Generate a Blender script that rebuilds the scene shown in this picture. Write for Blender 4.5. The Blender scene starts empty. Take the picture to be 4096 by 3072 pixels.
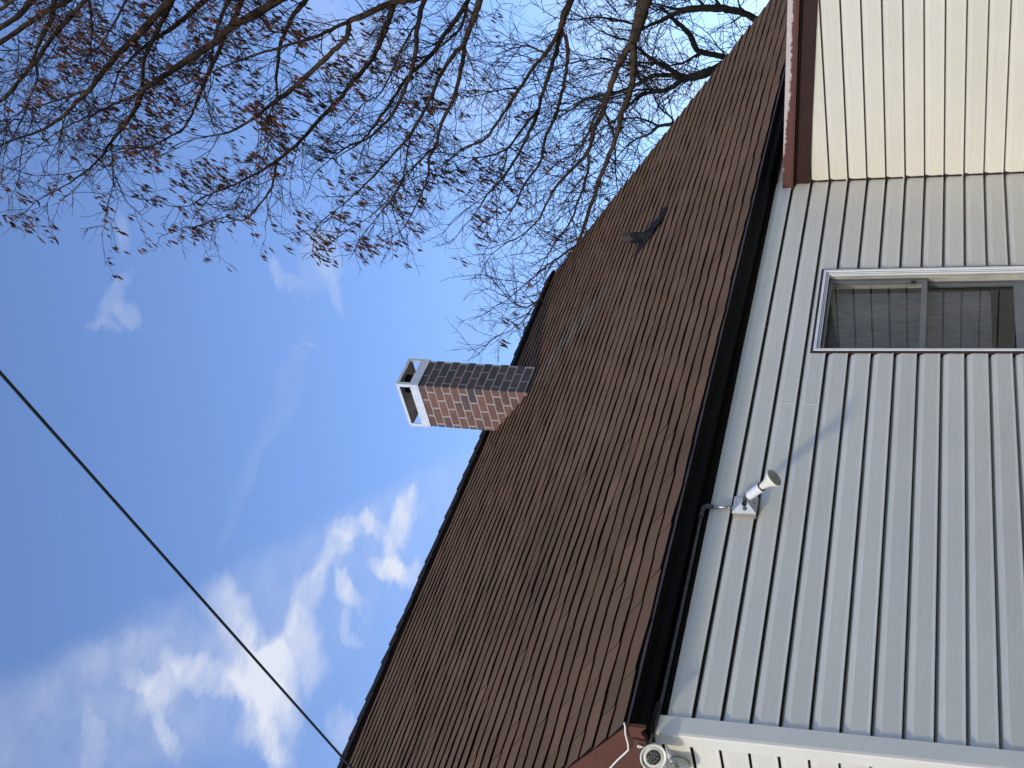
import bpy, math, random
import numpy as np
from mathutils import Vector, Matrix, noise as mnoise

sc = bpy.context.scene
COL = sc.collection
R = math.radians
rnd = random.Random(11)

# ------------------------------------------------------------------ camera
cam_d = bpy.data.cameras.new('camera')
cam = bpy.data.objects.new('camera', cam_d)
COL.objects.link(cam)
cam_d.sensor_fit = 'HORIZONTAL'
cam_d.sensor_width = 36.0
cam_d.lens = 43.40
cam_d.clip_start = 0.05
cam_d.clip_end = 5000
YAW, PITCH, ROLL = 0.694058, 0.338515, 0.010985
fw = Vector((math.cos(YAW)*math.cos(PITCH), math.sin(YAW)*math.cos(PITCH), math.sin(PITCH)))
ri = Vector((math.sin(YAW), -math.cos(YAW), 0))
up = ri.cross(fw)
ri, up = math.cos(ROLL)*ri + math.sin(ROLL)*up, -math.sin(ROLL)*ri + math.cos(ROLL)*up
# the phone was held sideways: the right edge of the picture points to the ground
cx, cy, cz = -up, ri, -fw
m = Matrix(((cx.x, cy.x, cz.x, -3.22123), (cx.y, cy.y, cz.y, -4.61754), (cx.z, cy.z, cz.z, 1.54937), (0, 0, 0, 1)))
cam.matrix_world = m
sc.camera = cam

# ------------------------------------------------------------------ light
SUN = Vector((-1.0, -0.29, 0.40)).normalized()
sun_d = bpy.data.lights.new('sun', 'SUN')
sun_d.energy = 1.4
sun_d.angle = R(3.5)
sun_d.color = (1.0, 0.91, 0.68)
sun = bpy.data.objects.new('sun', sun_d)
COL.objects.link(sun)
sun.rotation_euler = SUN.to_track_quat('Z', 'Y').to_euler()
sc.view_settings.view_transform = 'Standard'
sc.view_settings.look = 'None'
sc.view_settings.gamma = 1.0
sc.view_settings.exposure = 0.27

CLOUDS = [(0.998,1.479,-9.401,8.755,-12.414,-4.126,1.25),
(0.997,1.391,-10.303,13.903,-17.254,-0.283,0.85),
(1.093,1.493,3.338,11.174,-17.042,10.195,0.72),
(0.907,1.307,3.872,7.723,-41.06,24.581,0.6),
(0.823,1.23,17.258,1.285,-27.969,38.895,0.38),
(0.802,1.187,4.507,14.902,-56.224,27.616,0.5),
(1.007,1.287,-9.772,13.894,-25.412,-1.179,0.55),
(1.161,1.448,16.482,-8.385,-1.452,28.223,0.65),
(1.283,1.465,16.288,-7.324,-7.564,29.922,0.7),
(1.37,1.48,13.922,-0.635,-25.475,37.319,0.55),
(1.428,1.539,-6.138,21.8,-55.714,27.097,0.5),
(1.514,1.628,-13.619,9.489,-1.424,-24.54,1.15),
(1.42,1.654,-5.944,17.054,-35.838,16.041,1.2),
(1.282,1.567,-13.535,22.066,-40.243,7.532,1),
(1.254,1.61,-26.794,35.44,-67.599,4.051,0.45),
(1.48,1.749,-10.851,23.236,-38.102,14.946,0.5),
(0.685,1.148,-14.977,15.326,-58.988,-18.981,0.3),
(0.8,1.277,-20.006,21.387,-59.266,-13.692,0.45),
(0.953,1.541,-11.279,15.717,-40.755,3.168,0.5),
(0.802,1.12,10.374,2.887,-32.013,37.684,0.3),
(1.077,0.757,20.402,-13.303,9.808,59.834,0.3),
(1.09,0.794,-14.453,41.167,-54.061,0.846,0.34),
(1.047,0.782,6.366,40.886,-81.369,50.518,0.2),
(1.139,0.691,-12.55,38.538,-69.806,-3.176,0.25),
(1.431,0.96,-17.119,28.875,-39.901,-17.487,0.33),
(1.458,1.008,-16.809,39.634,-56.171,4.31,0.27),
(1.582,1.045,-13.433,22.205,-22.906,-10.665,0.3),
(1.572,1.101,-12.28,29.648,-39.947,7.172,0.26),
(1.52,1.038,-11.665,18.378,-22.392,-11.758,0.24),
(1.102,1.739,-14.316,12.935,-32.355,-6.771,0.4),
(1.176,1.155,-7.645,5.119,-9.106,-52.268,0.1),
(1.345,1.137,-10.685,8.83,-7.073,-27.846,0.09),
(1.415,1.142,14.509,13.241,-219.967,265.136,0.2),
(2.374,1.166,-1.946,7.24,-7.422,4.741,0.25),
(1.933,0.817,0.153,6.901,-10.345,10.767,0.35),
(4.012,1.855,-0.577,2.304,-2.935,3.692,0.45),
(0.719,1.175,3.714,2.985,-13.975,10.013,0.1),
(0.932,1.35,5.322,0.54,-7.827,9.627,0.14)]

def build_world():
    w = bpy.data.worlds.new('World')
    sc.world = w
    w.use_nodes = True
    nt = w.node_tree
    nt.nodes.clear()
    N, Lk = nt.nodes.new, nt.links.new
    out = N('ShaderNodeOutputWorld')
    bg = N('ShaderNodeBackground')
    bg.inputs[1].default_value = 0.15
    Lk(bg.outputs[0], out.inputs[0])
    sky = N('ShaderNodeTexSky')
    sky.sky_type = 'NISHITA'
    sky.sun_disc = False
    sky.sun_elevation = math.asin(SUN.z)
    sky.sun_rotation = math.atan2(SUN.x, SUN.y)
    sky.air_density = 1.0
    sky.dust_density = 0.6
    sky.ozone_density = 2.0
    tc = N('ShaderNodeTexCoord')
    sep = N('ShaderNodeSeparateXYZ')
    Lk(tc.outputs['Generated'], sep.inputs[0])
    mx = N('ShaderNodeMath'); mx.operation = 'MAXIMUM'
    Lk(sep.outputs[2], mx.inputs[0]); mx.inputs[1].default_value = 0.02
    def div(a):
        d = N('ShaderNodeMath'); d.operation = 'DIVIDE'
        Lk(sep.outputs[a], d.inputs[0]); Lk(mx.outputs[0], d.inputs[1]); return d
    px, py = div(0), div(1)
    P = N('ShaderNodeCombineXYZ')
    Lk(px.outputs[0], P.inputs[0]); Lk(py.outputs[0], P.inputs[1])
    def noisecol(scale, detail, rough):
        n = N('ShaderNodeTexNoise'); n.inputs['Scale'].default_value = scale
        n.inputs['Detail'].default_value = detail; n.inputs['Roughness'].default_value = rough
        Lk(P.outputs[0], n.inputs['Vector']); return n
    def vm(op, a, b):
        v = N('ShaderNodeVectorMath'); v.operation = op
        for i, q in enumerate((a, b)):
            if isinstance(q, tuple): v.inputs[i].default_value = q
            elif q is not None: Lk(q, v.inputs[i])
        return v
    def mm(op, a, b, clamp=False):
        v = N('ShaderNodeMath'); v.operation = op; v.use_clamp = clamp
        for i, q in enumerate((a, b)):
            if isinstance(q, (int, float)): v.inputs[i].default_value = q
            else: Lk(q, v.inputs[i])
        return v.outputs[0]
    n1 = noisecol(6.0, 7, 0.58)
    wv = vm('SUBTRACT', n1.outputs['Color'], (0.5, 0.5, 0.5))
    sc1 = N('ShaderNodeVectorMath'); sc1.operation = 'SCALE'; sc1.inputs['Scale'].default_value = 0.17
    Lk(wv.outputs[0], sc1.inputs[0])
    Pw = vm('ADD', P.outputs[0], sc1.outputs[0])
    sc2 = N('ShaderNodeVectorMath'); sc2.operation = 'SCALE'; sc2.inputs['Scale'].default_value = 0.07
    Lk(wv.outputs[0], sc2.inputs[0])
    Pv = vm('ADD', P.outputs[0], sc2.outputs[0])
    tot = None
    for (x, y, a, b, c, d, s) in CLOUDS:
        q = vm('SUBTRACT', Pw.outputs[0], (x, y, 0))
        e1 = vm('DOT_PRODUCT', q.outputs[0], (a, b, 0))
        e2 = vm('DOT_PRODUCT', q.outputs[0], (c, d, 0))
        h = mm('ADD', mm('POWER', e1.outputs['Value'], 2.0), mm('POWER', e2.outputs['Value'], 2.0))
        f = N('ShaderNodeMapRange'); f.interpolation_type = 'SMOOTHSTEP'
        f.inputs[1].default_value = 2.2; f.inputs[2].default_value = 0.05
        f.inputs[3].default_value = 0.0; f.inputs[4].default_value = s
        Lk(h, f.inputs[0])
        tot = f.outputs[0] if tot is None else mm('ADD', tot, f.outputs[0])
    # one long thin veil of high cloud with a straight leading edge
    q = vm('SUBTRACT', Pv.outputs[0], (0.640, 0.955, 0))
    e = vm('DOT_PRODUCT', q.outputs[0], (-0.531, 0.847, 0)).outputs['Value']
    al = vm('DOT_PRODUCT', q.outputs[0], (0.847, 0.531, 0)).outputs['Value']
    def ss(src, a, b, lo, hi):
        f = N('ShaderNodeMapRange'); f.interpolation_type = 'SMOOTHSTEP'
        for i_, v_ in enumerate((a, b, lo, hi)): f.inputs[i_+1].default_value = v_
        Lk(src, f.inputs[0]); return f.outputs[0]
    veil = mm('MULTIPLY', mm('MULTIPLY', ss(e, -.005, .055, 0, 1), ss(e, .06, .34, 1, .28)), mm('MULTIPLY', ss(e, .5, .9, 1, 0), ss(al, .9, 1.9, .30, .10)))
    tot = mm('ADD', tot, veil)
    n2 = noisecol(13.0, 7, 0.58)
    det = N('ShaderNodeMapRange'); Lk(n2.outputs['Fac'], det.inputs[0])
    det.inputs[1].default_value = 0.30; det.inputs[2].default_value = 0.66
    det.inputs[3].default_value = 0.42; det.inputs[4].default_value = 0.98
    mask = mm('MINIMUM', mm('MULTIPLY', mm('MULTIPLY', tot, 0.66), det.outputs[0], True), 0.88)
    # the sky itself: the Nishita sky, a little more saturated as the phone shows it
    hsv = N('ShaderNodeHueSaturation')
    hsv.inputs['Hue'].default_value = 0.5
    hsv.inputs['Saturation'].default_value = 1.0
    hsv.inputs['Value'].default_value = 1.0
    Lk(sky.outputs[0], hsv.inputs['Color'])
    mix = N('ShaderNodeMix'); mix.data_type = 'RGBA'
    Lk(mask, mix.inputs['Factor'])
    gr = vm('MULTIPLY', hsv.outputs[0], (1.02, 1.08, 1.34))
    Lk(gr.outputs[0], mix.inputs['A'])
    mix.inputs['B'].default_value = (4.6, 4.75, 5.2, 1)
    Lk(mix.outputs['Result'], bg.inputs[0])
build_world()

# ------------------------------------------------------------------ helpers
class MB:
    def __init__(s):
        s.v, s.f, s.mi, s.sm, s.rv = [], [], [], [], []
    def face(s, pts, mi=0, smooth=False, rv=0.5):
        b = len(s.v); s.v.extend(tuple(p) for p in pts)
        s.f.append(tuple(range(b, b+len(pts)))); s.mi.append(mi); s.sm.append(smooth); s.rv.append(rv)
    def box(s, lo, hi, mi=0, rv=0.5, M=None):
        x0, y0, z0 = lo; x1, y1, z1 = hi
        c = [(x0,y0,z0),(x1,y0,z0),(x1,y1,z0),(x0,y1,z0),(x0,y0,z1),(x1,y0,z1),(x1,y1,z1),(x0,y1,z1)]
        if M is not None: c = [tuple(M @ Vector(q)) for q in c]
        b = len(s.v); s.v.extend(c)
        for q in ((0,3,2,1),(4,5,6,7),(0,1,5,4),(1,2,6,5),(2,3,7,6),(3,0,4,7)):
            s.f.append(tuple(b+i for i in q)); s.mi.append(mi); s.sm.append(False); s.rv.append(rv)
    def prism(s, poly, ext, mi=0, rv=0.5):
        """poly: list of 3-D points, ext: extrusion vector"""
        e = Vector(ext); a = [Vector(p) for p in poly]; c = [p+e for p in a]
        n = len(a)
        s.face(a[::-1], mi, rv=rv); s.face(c, mi, rv=rv)
        for i in range(n):
            j = (i+1) % n
            s.face((a[i], a[j], c[j], c[i]), mi, rv=rv)
    def rings(s, rings, mi=0, smooth=True, caps=True, closed=True, rv=0.5):
        b = len(s.v); n = len(rings[0])
        for r in rings: s.v.extend(tuple(p) for p in r)
        for i in range(len(rings)-1):
            for j in range(n if closed else n-1):
                k = (j+1) % n
                s.f.append((b+i*n+j, b+i*n+k, b+(i+1)*n+k, b+(i+1)*n+j)); s.mi.append(mi); s.sm.append(smooth); s.rv.append(rv)
        if caps:
            s.f.append(tuple(b+j for j in range(n))[::-1]); s.mi.append(mi); s.sm.append(False); s.rv.append(rv)
            s.f.append(tuple(b+(len(rings)-1)*n+j for j in range(n))); s.mi.append(mi); s.sm.append(False); s.rv.append(rv)
    def tube(s, path, rad, n=10, mi=0, caps=True, rv=0.5):
        P = [Vector([float(c) for c in p]) for p in path]
        if not hasattr(rad, '__len__'): rad = [rad]*len(P)
        rg = []; ref = None
        for i, p in enumerate(P):
            t = (P[min(i+1, len(P)-1)] - P[max(i-1, 0)]).normalized()
            if ref is None:
                ref = Vector((0,0,1)) if abs(t.z) < .9 else Vector((1,0,0))
            a = t.cross(ref).normalized(); bb = t.cross(a).normalized(); ref = a.cross(t)
            rg.append([p + float(rad[i])*(math.cos(2*math.pi*j/n)*a + math.sin(2*math.pi*j/n)*bb) for j in range(n)])
        s.rings(rg, mi, True, caps, rv=rv)
    def lathe(s, prof, o, ax, n=28, mi=0, caps=True, rv=0.5, smooth=True):
        """prof: (distance along the axis, radius)"""
        ax = Vector(ax).normalized(); o = Vector(o)
        a = ax.cross(Vector((0.3,0.2,1))).normalized(); b = ax.cross(a)
        s.rings([[o+ax*d+r*(math.cos(2*math.pi*j/n)*a+math.sin(2*math.pi*j/n)*b) for j in range(n)] for d, r in prof], mi, smooth, caps, rv=rv)
    def build(s, name, mats, parent=None, label=None):
        me = bpy.data.meshes.new(name)
        me.from_pydata([tuple(p) for p in s.v], [], s.f)
        me.polygons.foreach_set('material_index', s.mi)
        me.polygons.foreach_set('use_smooth', s.sm)
        at = me.attributes.new('rv', 'FLOAT', 'FACE')
        at.data.foreach_set('value', s.rv)
        for mt in (mats if isinstance(mats, (list, tuple)) else [mats]): me.materials.append(mt)
        me.validate(); me.update()
        o = bpy.data.objects.new(name, me); COL.objects.link(o)
        if parent is not None: o.parent = parent; o.matrix_parent_inverse = parent.matrix_world.inverted()
        if label: o['label'] = label
        return o

def thing(name, label, cat, loc=(0,0,0), group=None):
    o = bpy.data.objects.new(name, None); COL.objects.link(o)
    o.location = loc; o.matrix_world = Matrix.Translation(loc)
    o.empty_display_size = 0.1
    o['label'] = label; o['category'] = cat
    if group: o['group'] = group
    return o

# ------------------------------------------------------------------ materials
def mat(name, col, rough=0.6, metal=0.0, var=0.0, vscale=8.0, bump=0.0, bscale=60.0, spec=0.5, rvmix=0.0, stretch=(1,1,1), detail=5):
    mt = bpy.data.materials.new(name); mt.use_nodes = True
    nt = mt.node_tree; N, Lk = nt.nodes.new, nt.links.new
    p = nt.nodes['Principled BSDF']
    p.inputs['Roughness'].default_value = rough; p.inputs['Metallic'].default_value = metal
    p.inputs['Specular IOR Level'].default_value = spec
    p.inputs['Base Color'].default_value = (*col, 1)
    tc = N('ShaderNodeTexCoord'); mp = N('ShaderNodeMapping'); mp.inputs['Scale'].default_value = stretch
    Lk(tc.outputs['Object'], mp.inputs[0])
    src = None
    if var:
        n = N('ShaderNodeTexNoise'); n.inputs['Scale'].default_value = vscale; n.inputs['Detail'].default_value = detail
        Lk(mp.outputs[0], n.inputs['Vector'])
        r = N('ShaderNodeMapRange'); r.inputs[1].default_value = .3; r.inputs[2].default_value = .7
        r.inputs[3].default_value = 1-var; r.inputs[4].default_value = 1+var
        Lk(n.outputs['Fac'], r.inputs[0]); src = r.outputs[0]
    if rvmix:
        at = N('ShaderNodeAttribute'); at.attribute_name = 'rv'
        r = N('ShaderNodeMapRange'); r.inputs[3].default_value = 1-rvmix; r.inputs[4].default_value = 1+rvmix
        Lk(at.outputs['Fac'], r.inputs[0])
        if src is None: src = r.outputs[0]
        else:
            k = N('ShaderNodeMath'); k.operation = 'MULTIPLY'; Lk(src, k.inputs[0]); Lk(r.outputs[0], k.inputs[1]); src = k.outputs[0]
    if src is not None:
        v = N('ShaderNodeVectorMath'); v.operation = 'SCALE'; v.inputs[0].default_value = col
        Lk(src, v.inputs['Scale']); Lk(v.outputs[0], p.inputs['Base Color'])
    if bump:
        n = N('ShaderNodeTexNoise'); n.inputs['Scale'].default_value = bscale; n.inputs['Detail'].default_value = 6
        Lk(mp.outputs[0], n.inputs['Vector'])
        b = N('ShaderNodeBump'); b.inputs['Strength'].default_value = bump; b.inputs['Distance'].default_value = .003
        Lk(n.outputs['Fac'], b.inputs['Height']); Lk(b.outputs[0], p.inputs['Normal'])
    return mt

def siding_material():
    mt = bpy.data.materials.new('white_vinyl_siding'); mt.use_nodes = True
    nt = mt.node_tree; N, Lk = nt.nodes.new, nt.links.new
    p = nt.nodes['Principled BSDF']; p.inputs['Roughness'].default_value = .5
    p.inputs['Specular IOR Level'].default_value = .35
    tc = N('ShaderNodeTexCoord'); sp = N('ShaderNodeSeparateXYZ'); Lk(tc.outputs['Object'], sp.inputs[0])
    u = N('ShaderNodeMath'); u.operation = 'ADD'; Lk(sp.outputs[0], u.inputs[0]); Lk(sp.outputs[1], u.inputs[1])
    us = N('ShaderNodeMath'); us.operation = 'MULTIPLY'; us.inputs[1].default_value = 5.0; Lk(u.outputs[0], us.inputs[0])
    zs = N('ShaderNodeMath'); zs.operation = 'MULTIPLY'; zs.inputs[1].default_value = 130.0; Lk(sp.outputs[2], zs.inputs[0])
    cb = N('ShaderNodeCombineXYZ'); Lk(us.outputs[0], cb.inputs[0]); Lk(zs.outputs[0], cb.inputs[2])
    g = N('ShaderNodeTexNoise'); g.inputs['Scale'].default_value = 1.0; g.inputs['Detail'].default_value = 4
    g.inputs['Distortion'].default_value = .6
    Lk(cb.outputs[0], g.inputs['Vector'])
    d = N('ShaderNodeTexNoise'); d.inputs['Scale'].default_value = 1.3; d.inputs['Detail'].default_value = 5
    Lk(tc.outputs['Object'], d.inputs['Vector'])
    at = N('ShaderNodeAttribute'); at.attribute_name = 'rv'
    def rng(s, a, b, lo=.3, hi=.7):
        r = N('ShaderNodeMapRange'); r.inputs[1].default_value = lo; r.inputs[2].default_value = hi
        r.inputs[3].default_value = a; r.inputs[4].default_value = b; Lk(s, r.inputs[0]); return r.outputs[0]
    m1 = N('ShaderNodeMath'); m1.operation = 'MULTIPLY'; Lk(rng(g.outputs['Fac'], .955, 1.03), m1.inputs[0]); Lk(rng(d.outputs['Fac'], .94, 1.03), m1.inputs[1])
    m2 = N('ShaderNodeMath'); m2.operation = 'MULTIPLY'; Lk(m1.outputs[0], m2.inputs[0]); Lk(rng(at.outputs['Fac'], .965, 1.03, 0, 1), m2.inputs[1])
    v = N('ShaderNodeVectorMath'); v.operation = 'SCALE'; v.inputs[0].default_value = (.715, .68, .588); Lk(m2.outputs[0], v.inputs['Scale'])
    Lk(v.outputs[0], p.inputs['Base Color'])
    b = N('ShaderNodeBump'); b.inputs['Strength'].default_value = .45; b.inputs['Distance'].default_value = .0012
    Lk(g.outputs['Fac'], b.inputs['Height']); Lk(b.outputs[0], p.inputs['Normal'])
    return mt

def shingle_material():
    mt = bpy.data.materials.new('brown_shingle'); mt.use_nodes = True
    nt = mt.node_tree; N, Lk = nt.nodes.new, nt.links.new
    p = nt.nodes['Principled BSDF']; p.inputs['Roughness'].default_value = .95; p.inputs['Specular IOR Level'].default_value = .06
    tc = N('ShaderNodeTexCoord'); sp = N('ShaderNodeSeparateXYZ'); Lk(tc.outputs['Object'], sp.inputs[0])
    def nz(scale, detail=4):
        n = N('ShaderNodeTexNoise'); n.inputs['Scale'].default_value = scale; n.inputs['Detail'].default_value = detail
        Lk(tc.outputs['Object'], n.inputs['Vector']); return n.outputs['Fac']
    def rng(s, a, b, lo=.3, hi=.7):
        r = N('ShaderNodeMapRange'); r.inputs[1].default_value = lo; r.inputs[2].default_value = hi
        r.inputs[3].default_value = a; r.inputs[4].default_value = b; Lk(s, r.inputs[0]); return r.outputs[0]
    def mul(a, b):
        k = N('ShaderNodeMath'); k.operation = 'MULTIPLY'
        for i, q in enumerate((a, b)):
            if isinstance(q, float): k.inputs[i].default_value = q
            else: Lk(q, k.inputs[i])
        return k.outputs[0]
    at = N('ShaderNodeAttribute'); at.attribute_name = 'rv'
    f = mul(mul(rng(nz(420, 2), .62, 1.38), rng(nz(1.1, 5), .86, 1.14)), rng(at.outputs['Fac'], .88, 1.12, 0, 1))
    ramp = N('ShaderNodeMix'); ramp.data_type = 'RGBA'
    Lk(rng(nz(2.3, 3), 0, 1), ramp.inputs['Factor'])
    ramp.inputs['A'].default_value = (.182, .106, .062, 1); ramp.inputs['B'].default_value = (.196, .110, .068, 1)
    # pale streak where run-off from the chimney flashing washed down the slope
    def band(s, c, w):
        a = N('ShaderNodeMath'); a.operation = 'SUBTRACT'; Lk(s, a.inputs[0]); a.inputs[1].default_value = c
        b = N('ShaderNodeMath'); b.operation = 'ABSOLUTE'; Lk(a.outputs[0], b.inputs[0])
        r = N('ShaderNodeMapRange'); r.interpolation_type = 'SMOOTHSTEP'
        r.inputs[1].default_value = w; r.inputs[2].default_value = 0; Lk(b.outputs[0], r.inputs[0]); return r.outputs[0]
    wob = N('ShaderNodeMath'); wob.operation = 'MULTIPLY_ADD'; Lk(nz(2.5, 4), wob.inputs[0]); wob.inputs[1].default_value = .35; Lk(sp.outputs[0], wob.inputs[2])
    streak = mul(mul(band(wob.outputs[0], 5.98, .34), band(sp.outputs[1], 2.25, .95)), rng(nz(9, 5), .2, 1.0))
    mxs = N('ShaderNodeMix'); mxs.data_type = 'RGBA'; Lk(mul(streak, .75), mxs.inputs['Factor'])
    Lk(ramp.outputs['Result'], mxs.inputs['A']); mxs.inputs['B'].default_value = (.20, .185, .165, 1)
    v = N('ShaderNodeVectorMath'); v.operation = 'SCALE'; Lk(mxs.outputs['Result'], v.inputs[0]); Lk(f, v.inputs['Scale'])
    Lk(v.outputs[0], p.inputs['Base Color'])
    b = N('ShaderNodeBump'); b.inputs['Strength'].default_value = .5; b.inputs['Distance'].default_value = .002
    Lk(nz(260, 3), b.inputs['Height']); Lk(b.outputs[0], p.inputs['Normal'])
    return mt

def brick_material():
    mt = bpy.data.materials.new('mottled_brick'); mt.use_nodes = True
    nt = mt.node_tree; N, Lk = nt.nodes.new, nt.links.new
    p = nt.nodes['Principled BSDF']; p.inputs['Roughness'].default_value = .8
    at = N('ShaderNodeAttribute'); at.attribute_name = 'rv'
    tc = N('ShaderNodeTexCoord')
    n = N('ShaderNodeTexNoise'); n.inputs['Scale'].default_value = 14; n.inputs['Detail'].default_value = 6; Lk(tc.outputs['Object'], n.inputs['Vector'])
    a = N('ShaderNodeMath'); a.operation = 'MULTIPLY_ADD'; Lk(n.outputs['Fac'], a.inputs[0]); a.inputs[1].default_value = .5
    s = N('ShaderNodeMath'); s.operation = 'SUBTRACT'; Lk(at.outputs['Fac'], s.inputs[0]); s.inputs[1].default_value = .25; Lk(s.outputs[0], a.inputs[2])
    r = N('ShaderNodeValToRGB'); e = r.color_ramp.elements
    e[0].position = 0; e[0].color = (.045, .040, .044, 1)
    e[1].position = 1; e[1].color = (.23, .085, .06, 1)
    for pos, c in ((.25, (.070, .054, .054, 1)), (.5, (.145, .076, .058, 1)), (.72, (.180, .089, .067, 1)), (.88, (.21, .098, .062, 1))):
        q = e.new(pos); q.color = c
    Lk(a.outputs[0], r.inputs[0])
    n2 = N('ShaderNodeTexNoise'); n2.inputs['Scale'].default_value = 70; n2.inputs['Detail'].default_value = 4; Lk(tc.outputs['Object'], n2.inputs['Vector'])
    mr = N('ShaderNodeMapRange'); mr.inputs[1].default_value = .3; mr.inputs[2].default_value = .7; mr.inputs[3].default_value = .8; mr.inputs[4].default_value = 1.2
    Lk(n2.outputs['Fac'], mr.inputs[0])
    v = N('ShaderNodeVectorMath'); v.operation = 'SCALE'; Lk(r.outputs[0], v.inputs[0]); Lk(mr.outputs[0], v.inputs['Scale'])
    Lk(v.outputs[0], p.inputs['Base Color'])
    b = N('ShaderNodeBump'); b.inputs['Strength'].default_value = .5; b.inputs['Distance'].default_value = .003
    Lk(n2.outputs['Fac'], b.inputs['Height']); Lk(b.outputs[0], p.inputs['Normal'])
    return mt

def worn_brown_material():
    """brown coil stock whose upper lip has weathered to chalk white"""
    mt = bpy.data.materials.new('weathered_brown_metal'); mt.use_nodes = True
    nt = mt.node_tree; N, Lk = nt.nodes.new, nt.links.new
    p = nt.nodes['Principled BSDF']; p.inputs['Roughness'].default_value = .55
    at = N('ShaderNodeAttribute'); at.attribute_name = 'rv'
    tc = N('ShaderNodeTexCoord')
    n = N('ShaderNodeTexNoise'); n.inputs['Scale'].default_value = 26; n.inputs['Detail'].default_value = 7; n.inputs['Roughness'].default_value = .65
    Lk(tc.outputs['Object'], n.inputs['Vector'])
    sp = N('ShaderNodeSeparateXYZ'); Lk(tc.outputs['Object'], sp.inputs[0])
    # height below the lip: the lip falls 0.0925 m per metre towards -Y
    l = N('ShaderNodeMath'); l.operation = 'MULTIPLY_ADD'; Lk(sp.outputs[1], l.inputs[0]); l.inputs[1].default_value = -.0955; Lk(sp.outputs[2], l.inputs[2])
    h = N('ShaderNodeMath'); h.operation = 'MULTIPLY_ADD'; Lk(n.outputs['Fac'], h.inputs[0]); h.inputs[1].default_value = .06; Lk(l.outputs[0], h.inputs[2])
    y = N('ShaderNodeMapRange'); Lk(sp.outputs[1], y.inputs[0]); y.inputs[1].default_value = -.05; y.inputs[2].default_value = -.75; y.inputs[3].default_value = -.045; y.inputs[4].default_value = .0
    hy = N('ShaderNodeMath'); hy.operation = 'ADD'; Lk(h.outputs[0], hy.inputs[0]); Lk(y.outputs[0], hy.inputs[1])
    f = N('ShaderNodeMapRange'); Lk(hy.outputs[0], f.inputs[0]); f.inputs[1].default_value = 2.655; f.inputs[2].default_value = 2.666
    mx = N('ShaderNodeMix'); mx.data_type = 'RGBA'; Lk(f.outputs[0], mx.inputs['Factor'])
    mx.inputs['A'].default_value = (.105, .038, .030, 1); mx.inputs['B'].default_value = (.55, .47, .45, 1)
    Lk(mx.outputs['Result'], p.inputs['Base Color'])
    return mt

def bark_material(name, c1, c2):
    mt = bpy.data.materials.new(name); mt.use_nodes = True
    nt = mt.node_tree; N, Lk = nt.nodes.new, nt.links.new
    p = nt.nodes['Principled BSDF']; p.inputs['Roughness'].default_value = .9; p.inputs['Specular IOR Level'].default_value = .2
    tc = N('ShaderNodeTexCoord')
    n = N('ShaderNodeTexNoise'); n.inputs['Scale'].default_value = 9; n.inputs['Detail'].default_value = 8; n.inputs['Roughness'].default_value = .7
    Lk(tc.outputs['Object'], n.inputs['Vector'])
    r = N('ShaderNodeValToRGB'); r.color_ramp.elements[0].position = .35; r.color_ramp.elements[0].color = (*c1, 1)
    r.color_ramp.elements[1].position = .68; r.color_ramp.elements[1].color = (*c2, 1)
    Lk(n.outputs['Fac'], r.inputs[0]); Lk(r.outputs[0], p.inputs['Base Color'])
    b = N('ShaderNodeBump'); b.inputs['Strength'].default_value = .8; b.inputs['Distance'].default_value = .02
    Lk(n.outputs['Fac'], b.inputs['Height']); Lk(b.outputs[0], p.inputs['Normal'])
    return mt

def glass_material():
    mt = bpy.data.materials.new('window_glass'); mt.use_nodes = True
    nt = mt.node_tree; N, Lk = nt.nodes.new, nt.links.new
    nt.nodes.remove(nt.nodes['Principled BSDF'])
    out = nt.nodes['Material Output']
    t = N('ShaderNodeBsdfTransparent'); t.inputs[0].default_value = (.94, .95, .95, 1)
    g = N('ShaderNodeBsdfGlossy'); g.inputs['Roughness'].default_value = .02; g.inputs[0].default_value = (.9, .92, .95, 1)
    fr = N('ShaderNodeFresnel'); fr.inputs[0].default_value = 1.5
    ge_ = N('ShaderNodeNewGeometry'); iv = N('ShaderNodeMath'); iv.operation = 'SUBTRACT'; iv.inputs[0].default_value = 1.0; Lk(ge_.outputs['Backfacing'], iv.inputs[1])
    fm_ = N('ShaderNodeMath'); fm_.operation = 'MULTIPLY'; Lk(fr.outputs[0], fm_.inputs[0]); Lk(iv.outputs[0], fm_.inputs[1])
    mx = N('ShaderNodeMixShader'); Lk(fm_.outputs[0], mx.inputs[0]); Lk(t.outputs[0], mx.inputs[1]); Lk(g.outputs[0], mx.inputs[2])
    Lk(mx.outputs[0], out.inputs[0])
    return mt

M_SID = siding_material()
M_GAP_SHADE = mat('dark_gap_shade', (.028, .026, .024), .9, spec=.1)  # near-black colour stands in for shade in the laps and under the window head
M_TRIM = mat('white_vinyl_trim', (.71, .68, .60), .45, var=.04, vscale=6, spec=.35)
M_SHIN = shingle_material()
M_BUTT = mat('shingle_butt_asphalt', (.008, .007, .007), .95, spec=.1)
M_RIDGE = mat('dark_ridge_shingle', (.022, .017, .016), .9, var=.35, vscale=70, bump=.5, bscale=200, spec=.2)
M_GUT = mat('black_gutter_metal', (.0035, .003, .003), .75, spec=.12, var=.25, vscale=5)
M_FRZ = mat('dark_brown_frieze', (.006, .0045, .0045), .8, spec=.1, var=.2, vscale=8)
M_DRIP = mat('dull_drip_edge', (.075, .050, .055), .6, var=.2, vscale=14)
M_BRN = mat('brown_coil_stock', (.118, .047, .028), .6, var=.12, vscale=6, spec=.15)
M_BRN2 = mat('dark_brown_trim', (.036, .014, .012), .5, var=.15, vscale=9, spec=.3)
M_WORN = worn_brown_material()
M_BRICK = brick_material()
M_MORT = mat('pale_mortar', (.33, .30, .295), .9, var=.12, vscale=30, bump=.3, bscale=150)
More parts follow.
